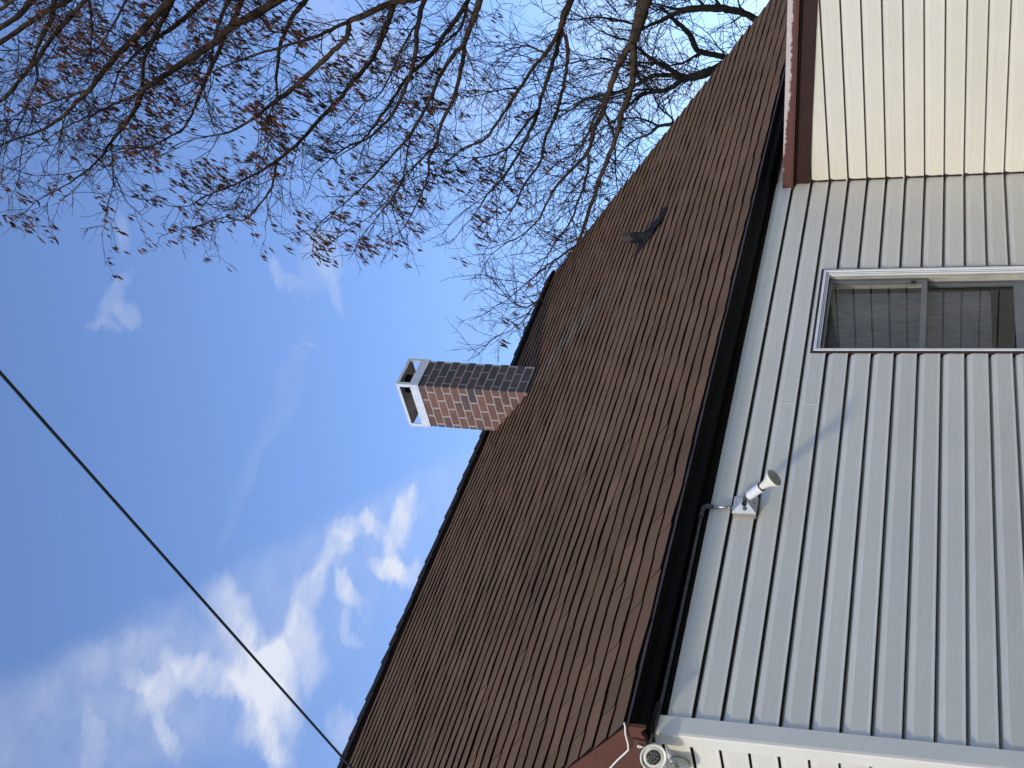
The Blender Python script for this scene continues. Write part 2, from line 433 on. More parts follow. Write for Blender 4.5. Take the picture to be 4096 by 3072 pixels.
M_GALV = mat('galvanised_sheet', (.74, .75, .77), .45, .35, var=.12, vscale=11, spec=.5)
M_GALV_IN = mat('sooty_sheet', (.58, .52, .44), .7, .2, var=.35, vscale=9)
M_FLUE = mat('black_flue', (.012, .012, .013), .55, spec=.35)
M_LEAD = mat('weathered_lead', (.016, .017, .018), .8, .0, var=.75, vscale=22, bump=.9, bscale=45, spec=.12)
M_PIPE = mat('brown_vent_pipe', (.045, .030, .025), .8, var=.3, vscale=20)
M_STEEL = mat('galvanised_conduit', (.46, .46, .45), .38, .8, var=.12, vscale=30)
M_CAST = mat('grey_cast_fitting', (.10, .105, .115), .55, .4, var=.25, vscale=40)
M_BOX = mat('grey_box_metal', (.62, .63, .66), .45, .35, var=.1, vscale=25)
M_BOXS = mat('dusty_box_side', (.33, .30, .27), .6, .2, var=.15, vscale=30)
M_BLK = mat('black_rubber', (.01, .01, .011), .6, spec=.3)
M_SOCK = mat('white_lamp_socket', (.80, .81, .83), .4, var=.03, vscale=20)
M_BULB = mat('cream_bulb_glass', (.86, .82, .70), .3, var=.02, vscale=20)
M_BULBF = mat('frosted_bulb_face', (.33, .31, .25), .4, var=.08, vscale=40)
M_FLOOD = mat('white_flood_housing', (.78, .77, .70), .45, var=.04, vscale=30)
M_FLENS = mat('faceted_grey_lens', (.10, .105, .09), .25, .3, var=.8, vscale=90)
M_CABLE = mat('white_cable_sheath', (.85, .80, .70), .5)
M_WIRE = mat('black_wire_sheath', (.012, .013, .018), .5)
M_WFR = mat('white_window_frame', (.80, .81, .82), .4, var=.05, vscale=12)
M_TRACK = mat('beige_jamb_track', (.36, .35, .30), .6, var=.25, vscale=14, stretch=(1, 1, .3))  # darker beige than the rest of the frame
M_SASH = mat('aluminium_sash', (.17, .175, .185), .4, .3, var=.1, vscale=15)
M_GLASS = glass_material()
M_CURT = mat('grey_curtain_cloth', (.115, .115, .115), .9, var=.22, vscale=9, bump=.5, bscale=25, stretch=(4, 1, 1))
M_DARK = mat('dark_room', (.02, .019, .018), .9)
M_BARK = bark_material('grey_brown_bark', (.015, .011, .008), (.098, .070, .048))
M_BARK2 = bark_material('dark_bark', (.012, .010, .008), (.05, .04, .031))
M_TWIG = mat('dark_twig', (.040, .027, .022), .9, spec=.15, var=.3, vscale=6)
M_TWIG2 = mat('dark_distant_twig', (.032, .024, .022), .9, spec=.15, var=.3, vscale=6)
M_SEED = mat('rust_brown_seed', (.086, .036, .022), .8, var=.4, vscale=5, spec=.2, rvmix=.6)
M_GRASS = mat('winter_lawn', (.115, .105, .060), .95, var=.35, vscale=3, bump=.6, bscale=40, spec=.1)

# ------------------------------------------------------------------ ground
g = MB(); g.face([(-900,-900,0),(900,-900,0),(900,900,0),(-900,900,0)])
o = g.build('ground', M_GRASS); o['kind'] = 'structure'

# ------------------------------------------------------------------ house
S = 0.127                    # siding course
Z0 = 2.22 - 17*S             # bottom of the lowest course
TT = 0.885                   # roof slope
L = 4.591                    # distance from the front left corner to the inside corner
XR0, XR1 = -0.165, 8.75      # rakes
YE, YR = -0.15, 3.65         # eave and ridge
WY = 2*YR                    # back wall
SAG = 0.0065                 # the eave falls a little to the right
def zroof(x, y): return 2.8425 - SAG*x + TT*((y if y < YR else 2*YR-y) - YE)

house = thing('house', 'white sided house with steep brown shingle roof and brick chimney', 'house')

def siding(mb, O, U, Nn, u0, u1, z0, z1, gap=.0135, clip=None):
    """Dutch-lap courses; O origin, U along the wall, Nn outward; clip(z)->(u0,u1)"""
    O, U, Nn = Vector(O), Vector(U), Vector(Nn)
    k0 = int(math.floor((z0-Z0)/S)); k1 = int(math.ceil((z1-Z0)/S))
    for k in range(k0, k1):
        zb = Z0 + k*S
        jig = .0012*math.sin(k*2.3)
        pr = [(S, -.024), (S-gap*.34, -.024), (S-gap, -.006), (S-gap-.003, .0020), (S-gap-.030, .0152), (S-gap-.032, .0166), (.014, .0146), (.0035, .0176+jig), (.0, .0170+jig), (.0006, .0105), (.0012, -.024)]
        pts = [(zb+a, d) for a, d in pr]
        rv = .5+.5*math.sin(k*1.7+U.x*2)*.8
        for (za, da), (zc, dc) in zip(pts[:-1], pts[1:]):
            hi, lo = max(za, zc), min(za, zc)
            if lo >= z1 or hi <= z0: continue
            def cut(z):
                zz = min(max(z, z0), z1)
                if abs(za-zc) < 1e-6: return zz, da
                t = (zz-za)/(zc-za); return zz, da+(dc-da)*min(max(t, 0), 1)
            A, Bq = cut(za), cut(zc)
            if clip:
                ua, ub = clip(A[0]); uc, ud = clip(Bq[0])
            else: ua, ub, uc, ud = u0, u1, u0, u1
            if ub-ua < .01 and ud-uc < .01: continue
            inner = min(da, dc) < -.02
            n = max(1, int((ub-ua)/.6))
            for i in range(n):
                t0, t1 = i/n, (i+1)/n
                w = lambda q: 0.0009*math.sin(q*3.1+k*1.9)
                def P(ul, ur, t, z, d):
                    q = ul+(ur-ul)*t
                    return O+U*q+Nn*(d+w(q))+Vector((0,0,z))
                mb.face((P(ua,ub,t0,*A), P(uc,ud,t0,*Bq), P(uc,ud,t1,*Bq), P(ua,ub,t1,*A)), 1 if (max(da, dc) < -.02) or (dc < -.02 and dc < da) else 0, rv=rv)  # groove back and lip underside take the painted shade colour

WX0, WX1, WZ1, WZ0 = 2.632, 3.470, 2.300, 1.075   # window opening
ZT = 2.717
fr = MB()
F = ((0,0,0), (1,0,0), (0,-1,0))
siding(fr, *F, 0.0, WX0, .25, ZT)
siding(fr, *F, WX1, L, .25, ZT)
siding(fr, *F, WX0, WX1, WZ1, ZT)
siding(fr, *F, WX0, WX1, .25, WZ0)
# overlapped panel ends
for (x, k) in ((2.160, 17), (2.163, 18)):
    zb = Z0+k*S
    fr.box((x-.0012, -.0178, zb+.015), (x+.0012, -.0130, zb+S-.048))
# sheathing behind, up to the roof
fr.box((0, .026, .25), (WX0, .10, 2.86)); fr.box((WX1, .026, .25), (8.6, .10, 2.82))
fr.box((WX0, .026, WZ1), (WX1, .10, 2.84)); fr.box((WX0, .026, .25), (WX1, .10, WZ0))
fr.build('siding_wall', [M_SID, M_GAP_SHADE], house)

ge = MB()
siding(ge, (-.072, 0, 0), (0,1,0), (-1,0,0), .055, WY-.05, .25, 6.0, gap=.006,
       clip=lambda z: (max(.055, (z-2.90)/TT-.02), WY-max(.055, (z-2.90)/TT-.02)))
ge.face([(-.045,0,.25),(-.045,0,2.9),(-.045,YR,6.05),(-.045,WY,2.9),(-.045,WY,.25)])
ge.face([(8.6,0,.25),(8.6,WY,.25),(8.6,WY,2.85),(8.6,YR,6.0),(8.6,0,2.85)])
ge.face([(-.055,WY,.25),(-.055,WY,2.9),(8.6,WY,2.85),(8.6,WY,.25)])
ge.build('siding_wall', [M_SID, M_GAP_SHADE], house, 'sunlit white siding gable wall')

fd = MB(); fd.box((-.06,-.005,0),(8.6,WY-.01,.26)); fd.build('foundation', mat('grey_block', (.3,.29,.28), .9, var=.15, vscale=5), house)

# outside corner post: a face on either wall, with rolled pockets
cp = MB()
cp.prism([(-.078,-.024,.25),(.004,-.024,.25),(.004,-.014,.25),(-.004,-.010,.25),(-.062,-.008,.25),(-.062,.046,.25),(-.066,.058,.25),(-.088,.058,.25),(-.094,.052,.25),(-.094,-.012,.25),(-.090,-.021,.25)], (0,0,2.752-.25))
cp.build('corner_post', M_TRIM, house)

# frieze board under the eave and the gutter in front of it
fz = MB()
fz.prism([(-.05,-.016,ZT),(-.05,-.016,2.775),(8.6,-.016,2.72),(8.6,-.016,ZT-.004)], (0,.026,0))
fz.build('frieze_board', M_FRZ, house)
def along(mb, prof, x0, x1, n=1, mi=0, zf=lambda x: -SAG*x):
    rg = []
    for i in range(n+1):
        x = x0+(x1-x0)*i/n
        rg.append([(x, y, z+zf(x)) for y, z in prof])
    mb.rings(rg, mi, False, True)
gu = MB()
gp = [(-.020,2.772),(-.098,2.772),(-.102,2.776),(-.104,2.800),(-.112,2.812),(-.126,2.818),(-.137,2.824),(-.140,2.832),(-.140,2.842),(-.133,2.842),(-.128,2.834),(-.100,2.822),(-.026,2.80)]
along(gu, gp, -.125, 8.7, 6)
gu.build('gutter', M_GUT, house)
de = MB()
along(de, [(-.146,2.833),(-.152,2.8335),(-.152,2.842),(-.020,2.952),(-.020,2.947),(-.143,2.8395)], XR0+.02, XR1, 6)
de.build('drip_edge', M_DRIP, house)

# ---- roof
TH = math.atan(TT); CS, SN = math.cos(TH), math.sin(TH)
SM = (YR-YE)/CS
def rp(x, s, h):
    sag = .010*math.sin(x*1.3+.4)*math.sin(s*1.1) - .012*math.exp(-((s-SM)/1.5)**2)*math.sin((x-XR0)/(XR1-XR0)*math.pi)
    h += sag
    return (x, YE + s*CS - h*SN, 2.8425 - SAG*x + s*SN + h*CS)
roof = MB()
E = .127; TAB = .305
NC = int(SM/E)
for i in range(NC+1):
    s0 = i*E; s1 = min(s0+E+.012, SM-.004)
    if s1-s0 < .03: continue
    off = -(i*.1525 % TAB) + rnd.uniform(-.02, .02)
    x = XR0-TAB+off
    while x < XR1:
        xa, xb = max(x+.0017, XR0+rnd.uniform(-.004,.006)), min(x+TAB-.0017, XR1-rnd.uniform(-.004,.006)); x += TAB
        if xb-xa < .02: continue
        rv = min(1, max(0, rnd.gauss(.5, .22)))
        n = 5
        lift = rnd.uniform(-.0015, .0015); ds = rnd.uniform(-.0015, .0015)
        ca, cb = rnd.uniform(-.0005, .002), rnd.uniform(-.0005, .002)
        lo, up_ , bt = [], [], []
        for j in range(n+1):
            t = j/n; xx = xa+(xb-xa)*t
            curl = ca*(1-t)**2 + cb*t*t
            big = .0055*mnoise.noise((xx*3.4, i*3.7, 3.1)) + .0025*mnoise.noise((xx*.8, i*.4, 1.1))
            h = .0170+lift+curl+big
            dd = ds+.014*mnoise.noise((xx*3.6+7, i*3.7, 9.2))+(.5-t)*.009
            lo.append(rp(xx, s0+dd, h)); up_.append(rp(xx, s1, .0055+big*.4)); bt.append(rp(xx, s0+dd+.003, .0030))
        b = len(roof.v)
        roof.v.extend(lo); roof.v.extend(up_); roof.v.extend(bt)
        for j in range(n):
            roof.f.append((b+j, b+j+1, b+n+1+j+1, b+n+1+j)); roof.mi.append(0); roof.sm.append(False); roof.rv.append(rv)
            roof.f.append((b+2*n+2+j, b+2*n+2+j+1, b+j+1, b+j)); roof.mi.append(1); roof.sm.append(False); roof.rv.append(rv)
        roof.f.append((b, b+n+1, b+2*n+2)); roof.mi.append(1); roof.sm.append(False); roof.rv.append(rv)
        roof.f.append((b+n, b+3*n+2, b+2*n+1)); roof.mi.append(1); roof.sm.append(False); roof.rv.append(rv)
# deck under the shingles, and the plain far slope
nx = 24
for i in range(nx):
    xa, xb = XR0+.004+(XR1-XR0-.008)*i/nx, XR0+.004+(XR1-XR0-.008)*(i+1)/nx
    for j in range(10):
        sa, sb = .006+(SM-.006)*j/10, .006+(SM-.006)*(j+1)/10
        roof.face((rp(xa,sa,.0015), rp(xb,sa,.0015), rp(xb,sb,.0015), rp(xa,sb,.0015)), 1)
back = lambda p: (p[0], 2*YR-p[1], p[2])
roof.face((back(rp(XR0,0,.012)), back(rp(XR1,0,.012)), back(rp(XR1,SM,.004)), back(rp(XR0,SM,.004))), 0)
# soffit side of the deck
roof.face((rp(XR0+.01,.01,-.02), rp(XR0+.01,SM,-.02), rp(XR1-.01,SM,-.02), rp(XR1-.01,.01,-.02)), 1)
roof.face((back(rp(XR0+.01,.01,-.02)), back(rp(XR0+.01,SM,-.02)), back(rp(XR1-.01,SM,-.02)), back(rp(XR1-.01,.01,-.02))), 1)
roof_o = roof.build('roof', [M_SHIN, M_BUTT], house)

# ridge vent with cap shingles, in pieces that overlap to the left
rc = MB()
CHX0, CHX1, CHY0, CHY1 = 5.605, 6.010, 2.838, 3.395
x = XR0-.005; kk = 0
while x < XR1:
    xe = min(x+.20, XR1)
    h0 = .050+rnd.uniform(-.004,.006); h1 = .043+rnd.uniform(-.003,.003)
    w = .115+rnd.uniform(-.008,.008)
    def sect(xx, h, w):
        a = rp(xx, SM-w, .010); b_ = rp(xx, SM-w, h-.004); c = rp(xx, SM-w-.008, h-.003); d = rp(xx, SM-w-.006, h+.004)
        t = (xx, YR, rp(xx, SM, 0)[2]+h*1.25+.004)
        return [a, b_, c, d, t, back(d), back(c), back(b_), back(a)]
    rc.rings([sect(x, h0, w), sect(xe+.012, h1, w)], 0, False, True, closed=False)
    for fi in range(len(rc.f)-10, len(rc.f)):
        q = rc.f[fi]
    x = xe; kk += 1
rc.build('ridge_cap', M_RIDGE, roof_o)

# ---- rake of the left gable: fascia board, its return at the eave, soffit strip
rk = MB()
def rake(mb, x0, x1, top, bot, ya, yb, mi=0):
    """board under the shingles between x0,x1; top/bot measured down from the deck, square to the slope"""
    P = lambda x, y, d: (x, y, zroof(0, y)-d)
    for (y0, y1) in ((ya, min(yb, YR)),):
        a = [P(x0,y0,top),P(x1,y0,top),P(x1,y0,bot),P(x0,y0,bot)]; b = [P(x0,y1,top),P(x1,y1,top),P(x1,y1,bot),P(x0,y1,bot)]
        mb.rings([a, b], mi, False, True)
        a2 = [back(q) for q in a]; b2 = [back(q) for q in b]
        mb.rings([a2, b2], mi, False, True)
rake(rk, -.158, -.140, .006, .090, -.145, YR)
rake(rk, -.150, -.078, .088, .30, .0995, YR)
rk.build('rake_board', M_BRN, house)
rr = MB()
rr.prism([(-.152,-.135,2.800),(-.152,-.120,2.790),(-.152,-.085,2.784),(-.152,-.062,2.772),(-.152,.100,2.772),(-.152,.100,2.985),(-.152,-.085,2.822)], (.0255,0,0))
rr.prism([(-.1265,.002,2.773),(-.1265,.099,2.773),(-.1265,.099,2.984),(-.1265,.002,2.899)], (.049,0,0))
rr.prism([(-.156,-.052,2.770),(-.156,-.040,2.770),(-.156,-.058,2.865),(-.156,-.070,2.865)], (.01,0,0), 1)
rr.build('rake_return', [M_BRN, M_BRN2], house)

# ---- chimney
ch = MB()
CZ0, CZ1, CZ2 = 4.7, 6.675, 6.915
LEAN = .075                                  # it leans a little to the right
def cl(p): return (p[0]+LEAN*(p[2]-5.4)*1.0, p[1], p[2])
ins = .0035
def cbox(mb, lo, hi, mi=0, rv=.5):
    x0,y0,z0 = lo; x1,y1,z1 = hi
    c = [cl(q) for q in ((x0,y0,z0),(x1,y0,z0),(x1,y1,z0),(x0,y1,z0),(x0,y0,z1),(x1,y0,z1),(x1,y1,z1),(x0,y1,z1))]
    b = len(mb.v); mb.v.extend(c)
    for q in ((0,3,2,1),(4,5,6,7),(0,1,5,4),(1,2,6,5),(2,3,7,6),(3,0,4,7)):
        mb.f.append(tuple(b+i for i in q)); mb.mi.append(mi); mb.sm.append(False); mb.rv.append(rv)
cbox(ch, (CHX0+ins, CHY0+ins, CZ0), (CHX1-ins, CHY1-ins, CZ1), 1)
CH_ = .0915; MO = .0165; BL = .215
nrow = int((CZ1-CZ0)/CH_)+1
r2 = random.Random(4)
for r in range(nrow):
    zt = CZ1 - r*CH_ - .004; zb = zt - CH_ + MO
    if zb < CZ0: break
    for side in range(4):
        wlen = (CHX1-CHX0) if side in (0, 2) else (CHY1-CHY0)
        off = [.02, .02, .05, .05][side] + (BL/2 if r % 2 else 0)
        u = -BL + off - BL*.3
        while u < wlen:
            a, b = max(u, .0), min(u+BL-MO, wlen); u += BL
            if b-a < .02: continue
            a0 = a if a > 0 else .0
            rv = min(1, max(0, r2.gauss(.54 if side == 3 else .20, .14 if side == 3 else .11)))  # left side paler, others darker: sun and shade put into the brick tone
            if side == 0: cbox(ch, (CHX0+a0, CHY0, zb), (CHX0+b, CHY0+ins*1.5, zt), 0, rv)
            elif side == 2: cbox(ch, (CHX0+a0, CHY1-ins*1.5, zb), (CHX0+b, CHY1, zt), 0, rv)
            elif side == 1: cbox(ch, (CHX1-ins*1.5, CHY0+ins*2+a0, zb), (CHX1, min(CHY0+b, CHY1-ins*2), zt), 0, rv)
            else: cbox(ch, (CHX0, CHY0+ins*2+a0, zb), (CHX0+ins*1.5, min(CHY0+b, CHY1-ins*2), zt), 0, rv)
chim = ch.build('chimney', [M_BRICK, M_MORT], house)
cc = MB()
q = .010; x0, x1, y0, y1 = CHX0-q, CHX1+q, CHY0-q, CHY1+q
zb, zt, bandw, rim, st = CZ1-.012, CZ2, .100, .030, .036
tk = .010
for (ya, yb) in ((y0, y0+tk), (y1-tk, y1)):
    cbox(cc, (x0, ya, zb), (x1, yb, zb+bandw)); cbox(cc, (x0, ya, zt-rim), (x1, yb, zt))
    cbox(cc, (x0, ya, zb+bandw), (x0+st, yb, zt-rim)); cbox(cc, (x1-st, ya, zb+bandw), (x1, yb, zt-rim))
for (xa, xb) in ((x0, x0+tk), (x1-tk, x1)):
    cbox(cc, (xa, y0+tk, zb), (xb, y1-tk, zb+bandw)); cbox(cc, (xa, y0+tk, zt-rim), (xb, y1-tk, zt))
    cbox(cc, (xa, y0+tk, zb+bandw), (xb, y0+st, zt-rim)); cbox(cc, (xa, y1-st, zb+bandw), (xb, y1-tk, zt-rim))
cbox(cc, (x0+.002, y0+.002, zt), (x1-.002, y1-.002, zt+.004))
cbox(cc, (x0+tk+.001, y0+tk+.001, zt-.012), (x1-tk-.001, y1-tk-.001, zt-.003), 1)
cbox(cc, (x0+tk+.001, y0+tk+.001, CZ1+.004), (x1-tk-.001, y1-tk-.001, CZ1+.02), 1)
# rivets
for z in (zb+.02, zb+bandw-.02, zt-.015):
    for y in (y0+.018, y1-.018):
        cc.lathe([(0,.005),(.004,.004),(.005,.001)], cl((x0-.001, y, z)), (-1,0,0), 8, 2)
cc.build('chimney_cap', [M_GALV, M_GALV_IN, M_CAST], chim)
fl = MB()
fx, fy = (CHX0+CHX1)/2+.02, CHY0+.17
b0 = cl((fx, fy, CZ1+.078))
fl.lathe([(0,.085),(.045,.085),(.046,.10),(.062,.10),(.062,.05)], b0, (0,0,1), 20)
for j in range(14):
    a = 2*math.pi*j/14
    c = Vector(b0)+Vector((.088*math.cos(a), .088*math.sin(a), .06))
    fl.tube([c, c+Vector((0,0,.085))], .006, 6)
fl.lathe([(0,.10),(.012,.10),(.013,.06)], Vector(b0)+Vector((0,0,.143)), (0,0,1), 20)
fl.build('flue_pipe', M_FLUE, chim)
# step flashing at the chimney foot
sf = MB()
for (ya, yb) in ((CHY0-.02, CHY0-.004),):
    z = zroof(CHX0, CHY0)
    sf.prism([cl((CHX0-.012, ya, z-.03)), cl((CHX1+.014, ya, z-.03)), cl((CHX1+.014, yb, z+.028)), cl((CHX0-.012, yb, z+.03))], (0,.003,.003))
sf.build('chimney_flashing', M_RIDGE, chim)

# ---- plumbing vent on the roof
vp = MB()
VX, VY = 5.90, 1.262
vz = zroof(VX, VY)
ring = []
vp.lathe([(-.10,.047),(.19,.047),(.245,.047),(.245,.040),(.10,.040)], (VX, VY, vz), (.02,-.02,1), 20)
vent = vp.build('vent_pipe', M_PIPE, house)
vf = MB()
rg = []
for k, (d, r_) in enumerate(((-.06,.10),(.0,.085),(.03,.062),(.07,.053),(.12,.0515),(.165,.051),(.178,.050))):
    rr_ = []
    for j in range(22):
        a = 2*math.pi*j/22
        jag = 0
        if k == 6: jag = .028*mnoise.noise((j*.9, 2.0, 1.0)) - (.04 if 12 < j < 17 else 0)
        w = 1+.07*mnoise.noise((j*.8, k*.9, 5.0))
        rr_.append((VX+.004*k*.3+r_*w*math.cos(a), VY+r_*w*math.sin(a), vz+d+jag))
    rg.append(rr_)
vf.rings(rg, 0, True, False)
# flange: a sheet lying on the shingles, lower edge free, corners curled
gridx, grids = 9, 10
vs0 = (VY-YE)/CS
for a in range(gridx):
    for b in range(grids):
        def P(i, j):
            u = (i/gridx-.5)*2; v_ = j/grids
            wid = .17*(1-.35*abs(v_-.55))
            xx = VX + .02 + u*wid + .02*mnoise.noise((i*.7, j*.6, 0))
            ss = vs0 - .27 + v_*.46 + .03*mnoise.noise((i*.5, j*.5, 4.))
            hh = .020 + .008*mnoise.noise((i*.6, j*.7, 8.)) + (.018*(abs(u)**3) if v_ < .3 else 0)
            return rp(xx, ss, hh)
        vf.face((P(a,b), P(a+1,b), P(a+1,b+1), P(a,b+1)), 0, True)
vf.build('pipe_flashing', M_LEAD, vent)

# ---- window
wf = MB()
def frame(mb, x0, x1, z0, z1, w, ya, yb, mi=0, wb=None, wt=None, wl=None, wr=None):
    wb = w if wb is None else wb; wt = w if wt is None else wt; wl = w if wl is None else wl; wr = w if wr is None else wr
    mb.box((x0, ya, z0), (x0+wl, yb, z1), mi); mb.box((x1-wr, ya, z0), (x1, yb, z1), mi)
    mb.box((x0+wl, ya, z1-wt), (x1-wr, yb, z1), mi); mb.box((x0+wl, ya, z0), (x1-wr, yb, z0+wb), mi)
frame(wf, 2.622, 3.482, 1.06, 2.309, .016, -.022, .014, 1)
frame(wf, 2.638, 3.466, 1.076, 2.293, .016, -.028, .10, 0)
frame(wf, 2.654, 3.450, 1.092, 2.277, .009, -.018, .10, 0)
frame(wf, 2.654, 3.450, 1.092, 2.277, .0025, -.0188, .05, 3)
frame(wf, 2.663, 3.441, 1.101, 2.268, .0025, -.0128, .05, 3)
frame(wf, 2.663, 3.441, 1.101, 2.268, .010, -.012, .10, 0)
# track grooves of the jambs
for x, s_ in ((2.673, 1), (3.431, -1)):
    for k, y in enumerate((.006, .030, .054, .078)):
        a, b = (x, x+.007) if s_ > 0 else (x-.007, x)
        wf.box((a, y, 1.111), (b, y+.010, 2.258), 2)
    a, b = (2.6731, 2.6745) if s_ > 0 else (3.4295, 3.4309)
    wf.box((a, -.004, 1.111), (b, .099, 2.258), 2)
win = thing('window', '', '')
del win['label'], win['category']
win.name = 'window'
win.parent = house
wfo = wf.build('window_frame', [M_WFR, M_BRN2, M_TRACK, M_GAP_SHADE], win)
def sash(x0, x1, z0, z1, y, wt, wb, nm):
    s_ = MB(); frame(s_, x0, x1, z0, z1, .030, y, y+.024, 0, wb=wb, wt=wt)
    s_.build('sash', M_SASH, win)
    p_ = MB(); p_.box((x0+.028, y+.009, z0+wb-.002), (x1-.028, y+.013, z1-wt+.002)); p_.build('pane', M_GLASS, win)
wf2 = MB(); wf2.box((2.682, -.002, 2.2555), (3.422, .098, 2.2578)); wf2.build('head_shade_strip', M_GAP_SHADE, win)  # thin dark strip that paints shade onto the underside of the head
sash(2.680, 3.424, 1.668, 2.2555, .022, .016, .034, 'u')
sash(2.680, 3.424, 1.115, 1.690, .050, .026, .060, 'l')
wk = MB(); wk.box((3.375, .014, 1.735), (3.387, .022, 1.765)); wk.build('sash_latch', M_BLK, win)
cu = MB()
# roller shade with a few horizontal folds, hanging a little inside the glass
fold = [2.25, 2.06, 1.99, 1.89, 1.79, 1.70, 1.60, 1.50, 1.40, 1.30]
ncol = 26
zs = [2.25-.012*i for i in range(80)]
def cy_(x, z):
    v_ = .096 + .006*math.sin(x*23+z*3) + .004*mnoise.noise((x*6, z*5, 0))
    return v_
for i in range(len(zs)-1):
    for j in range(ncol):
        xa, xb = 2.72+.66*j/ncol, 2.72+.66*(j+1)/ncol
        if zs[i] < 1.30: continue
        cu.face([(xx, cy_(xx, zz), zz) for xx, zz in ((xa, zs[i]), (xa, zs[i+1]), (xb, zs[i+1]), (xb, zs[i]))], 0, True)
cu.build('curtain', M_CURT, win)
rm = MB()
rm.face([(2.5,.42,.9),(3.6,.42,.9),(3.6,.42,2.5),(2.5,.42,2.5)])
for q in ([(2.5,.104,.9),(2.5,.42,.9),(2.5,.42,2.5),(2.5,.10,2.5)], [(3.6,.10,.9),(3.6,.42,.9),(3.6,.42,2.5),(3.6,.10,2.5)], [(2.5,.10,2.5),(3.6,.10,2.5),(3.6,.42,2.5),(2.5,.42,2.5)], [(2.5,.10,.9),(3.6,.10,.9),(3.6,.42,.9),(2.5,.42,.9)]):
    rm.face(q)
rm.build('window_recess', M_DARK, win)

# ---- low wing at the right: side wall facing the sun, flat shed roof, worn brown rake trim
aw = MB()
siding(aw, (L, 0, 0), (0,-1,0), (-1,0,0), .014, 3.2, .25, 2.62, gap=.0085, clip=lambda z: (.014, max(.014, min(3.2, (2.492-z)/.0955 if z > 2.19 else 3.2))))
aw.box((L+.028, -3.2, .25), (8.6, -.02, 2.15))
aw.prism([(L+.028,-.02,2.15),(L+.028,-3.2,2.15),(L+.028,-3.2,2.19),(L+.028,-.02,2.49)], (4,0,0))
aw.box((L-.018, -.030, .25), (L-.0, -.016, 2.49), 2)
aw.build('siding_wall', [M_SID, M_GAP_SHADE, M_BRN2], house, 'sunlit cream-looking siding wall of the low wing')
zq = lambda y: 2.565+.0955*y       # soffit line of the shed rake
at_ = MB()
def slope_bar(mb, x0, x1, a, b, y0=-.012, y1=-3.4, mi=0):
    mb.rings([[(x0,y0,zq(y0)+a),(x1,y0,zq(y0)+a),(x1,y0,zq(y0)+b),(x0,y0,zq(y0)+b)],[(x0,y1,zq(y1)+a),(x1,y1,zq(y1)+a),(x1,y1,zq(y1)+b),(x0,y1,zq(y1)+b)]], mi, False, True)
slope_bar(at_, L-.030, L+.01, -.083, .010)
slope_bar(at_, L-.036, L+.01, -.080, -.074)
slope_bar(at_, L-.050, L+.01, .013, .020)
at_.build('rake_board', M_BRN2, house)
al = MB()
slope_bar(al, L-.080, L-.040, .036, .100, y0=-.006)
slope_bar(al, L-.086, L-.036, .026, .034, y0=-.006)
al.build('rake_trim', M_WORN, house, 'brown metal edge weathered white along its lip')
ar = MB()
slope_bar(ar, L-.05, 8.7, .06, .098, y0=-.004)
ar.build('wing_roof', M_SHIN, house)

# ------------------------------------------------------------------ wall lamp
lamp = thing('wall_lamp', 'white socket floodlight with bare cream bulb on square grey box, on the shaded siding', 'lamp', (1.31, 0, 2.52))
lb = MB()
bx0, bx1, bz0, bz1 = 1.255, 1.366, 2.464, 2.580
lb.box((bx0, -.048, bz0), (bx1, -.008, bz1), 1)
lb.build('junction_box', [M_BOX, M_BOXS], lamp)
lc = MB()
e_ = .004
A = [(bx0-e_, -.048, bz0-e_), (bx1+e_, -.048, bz0-e_), (bx1+e_, -.048, bz1+e_), (bx0-e_, -.048, bz1+e_)]
A2 = [(x_, -.053, z_) for x_, y_, z_ in A]
xc, zc = (bx0+bx1)/2, (bz0+bz1)/2
T = [(xc-.016, -.088, zc-.016), (xc+.016, -.088, zc-.016), (xc+.016, -.088, zc+.016), (xc-.016, -.088, zc+.016)]
lc.rings([A, A2, T], 0, False, True)
n_ = Vector((-.0367, -.045, 0)).cross(Vector((0,0,1)))
fn = Vector((-(.088-.053), -(bx1-bx0)/2+.016, 0)).normalized()
fn = Vector((-.62, -.785, 0)).normalized()
def pl(t, dz): # a point on the left face of the pyramid
    x_ = (bx0-e_)+(xc-.016-(bx0-e_))*t; y_ = -.053-(.035)*t
    return Vector((x_, y_, zc+dz))
lc.lathe([(0,.011),(.003,.011),(.004,.009),(.0045,.002)], pl(.42, -.004), fn, 16, 1)
lc.lathe([(0,.013),(.006,.013),(.006,.007),(.003,.005)], pl(.86, 0), fn, 16, 2)
for dz in (-.044, .044):
    lc.lathe([(0,.004),(.003,.004),(.004,.001)], (xc+.002, -.064, zc+dz), (0,-.7,.7 if dz > 0 else -.7), 8, 2)
lc.build('box_cover', [M_BOX, M_CAST, M_BLK], lamp)
la = MB()
P0, P1, P2 = Vector((xc, -.086, zc)), Vector((1.312, -.118, 2.512)), Vector((1.312, -.132, 2.500))
la.tube([P0, P0+Vector((0,-.012,0)), P1, P2], [.012,.010,.010,.012], 12)
la.lathe([(-.012,.011),(.012,.011)], P1+Vector((0,0,-.004)), (1,0,.1), 12)
la.build('swivel_arm', M_CAST, lamp)
ax = Vector((.085, -.665, -.742)).normalized()
ls = MB()
H0 = Vector((1.306, -.118, 2.502))
ls.lathe([(0,.012),(.002,.018),(.008,.0225),(.018,.0235),(.088,.0255),(.094,.0265),(.096,.025),(.090,.022)], H0, ax, 28)
ls.build('lamp_socket', M_SOCK, lamp)
lg = MB()
lg.lathe([(.088,.0245),(.0985,.0245),(.099,.018),(.095,.017)], H0, ax, 28)
lg.build('socket_gasket', M_BLK, lamp)
bu = MB()
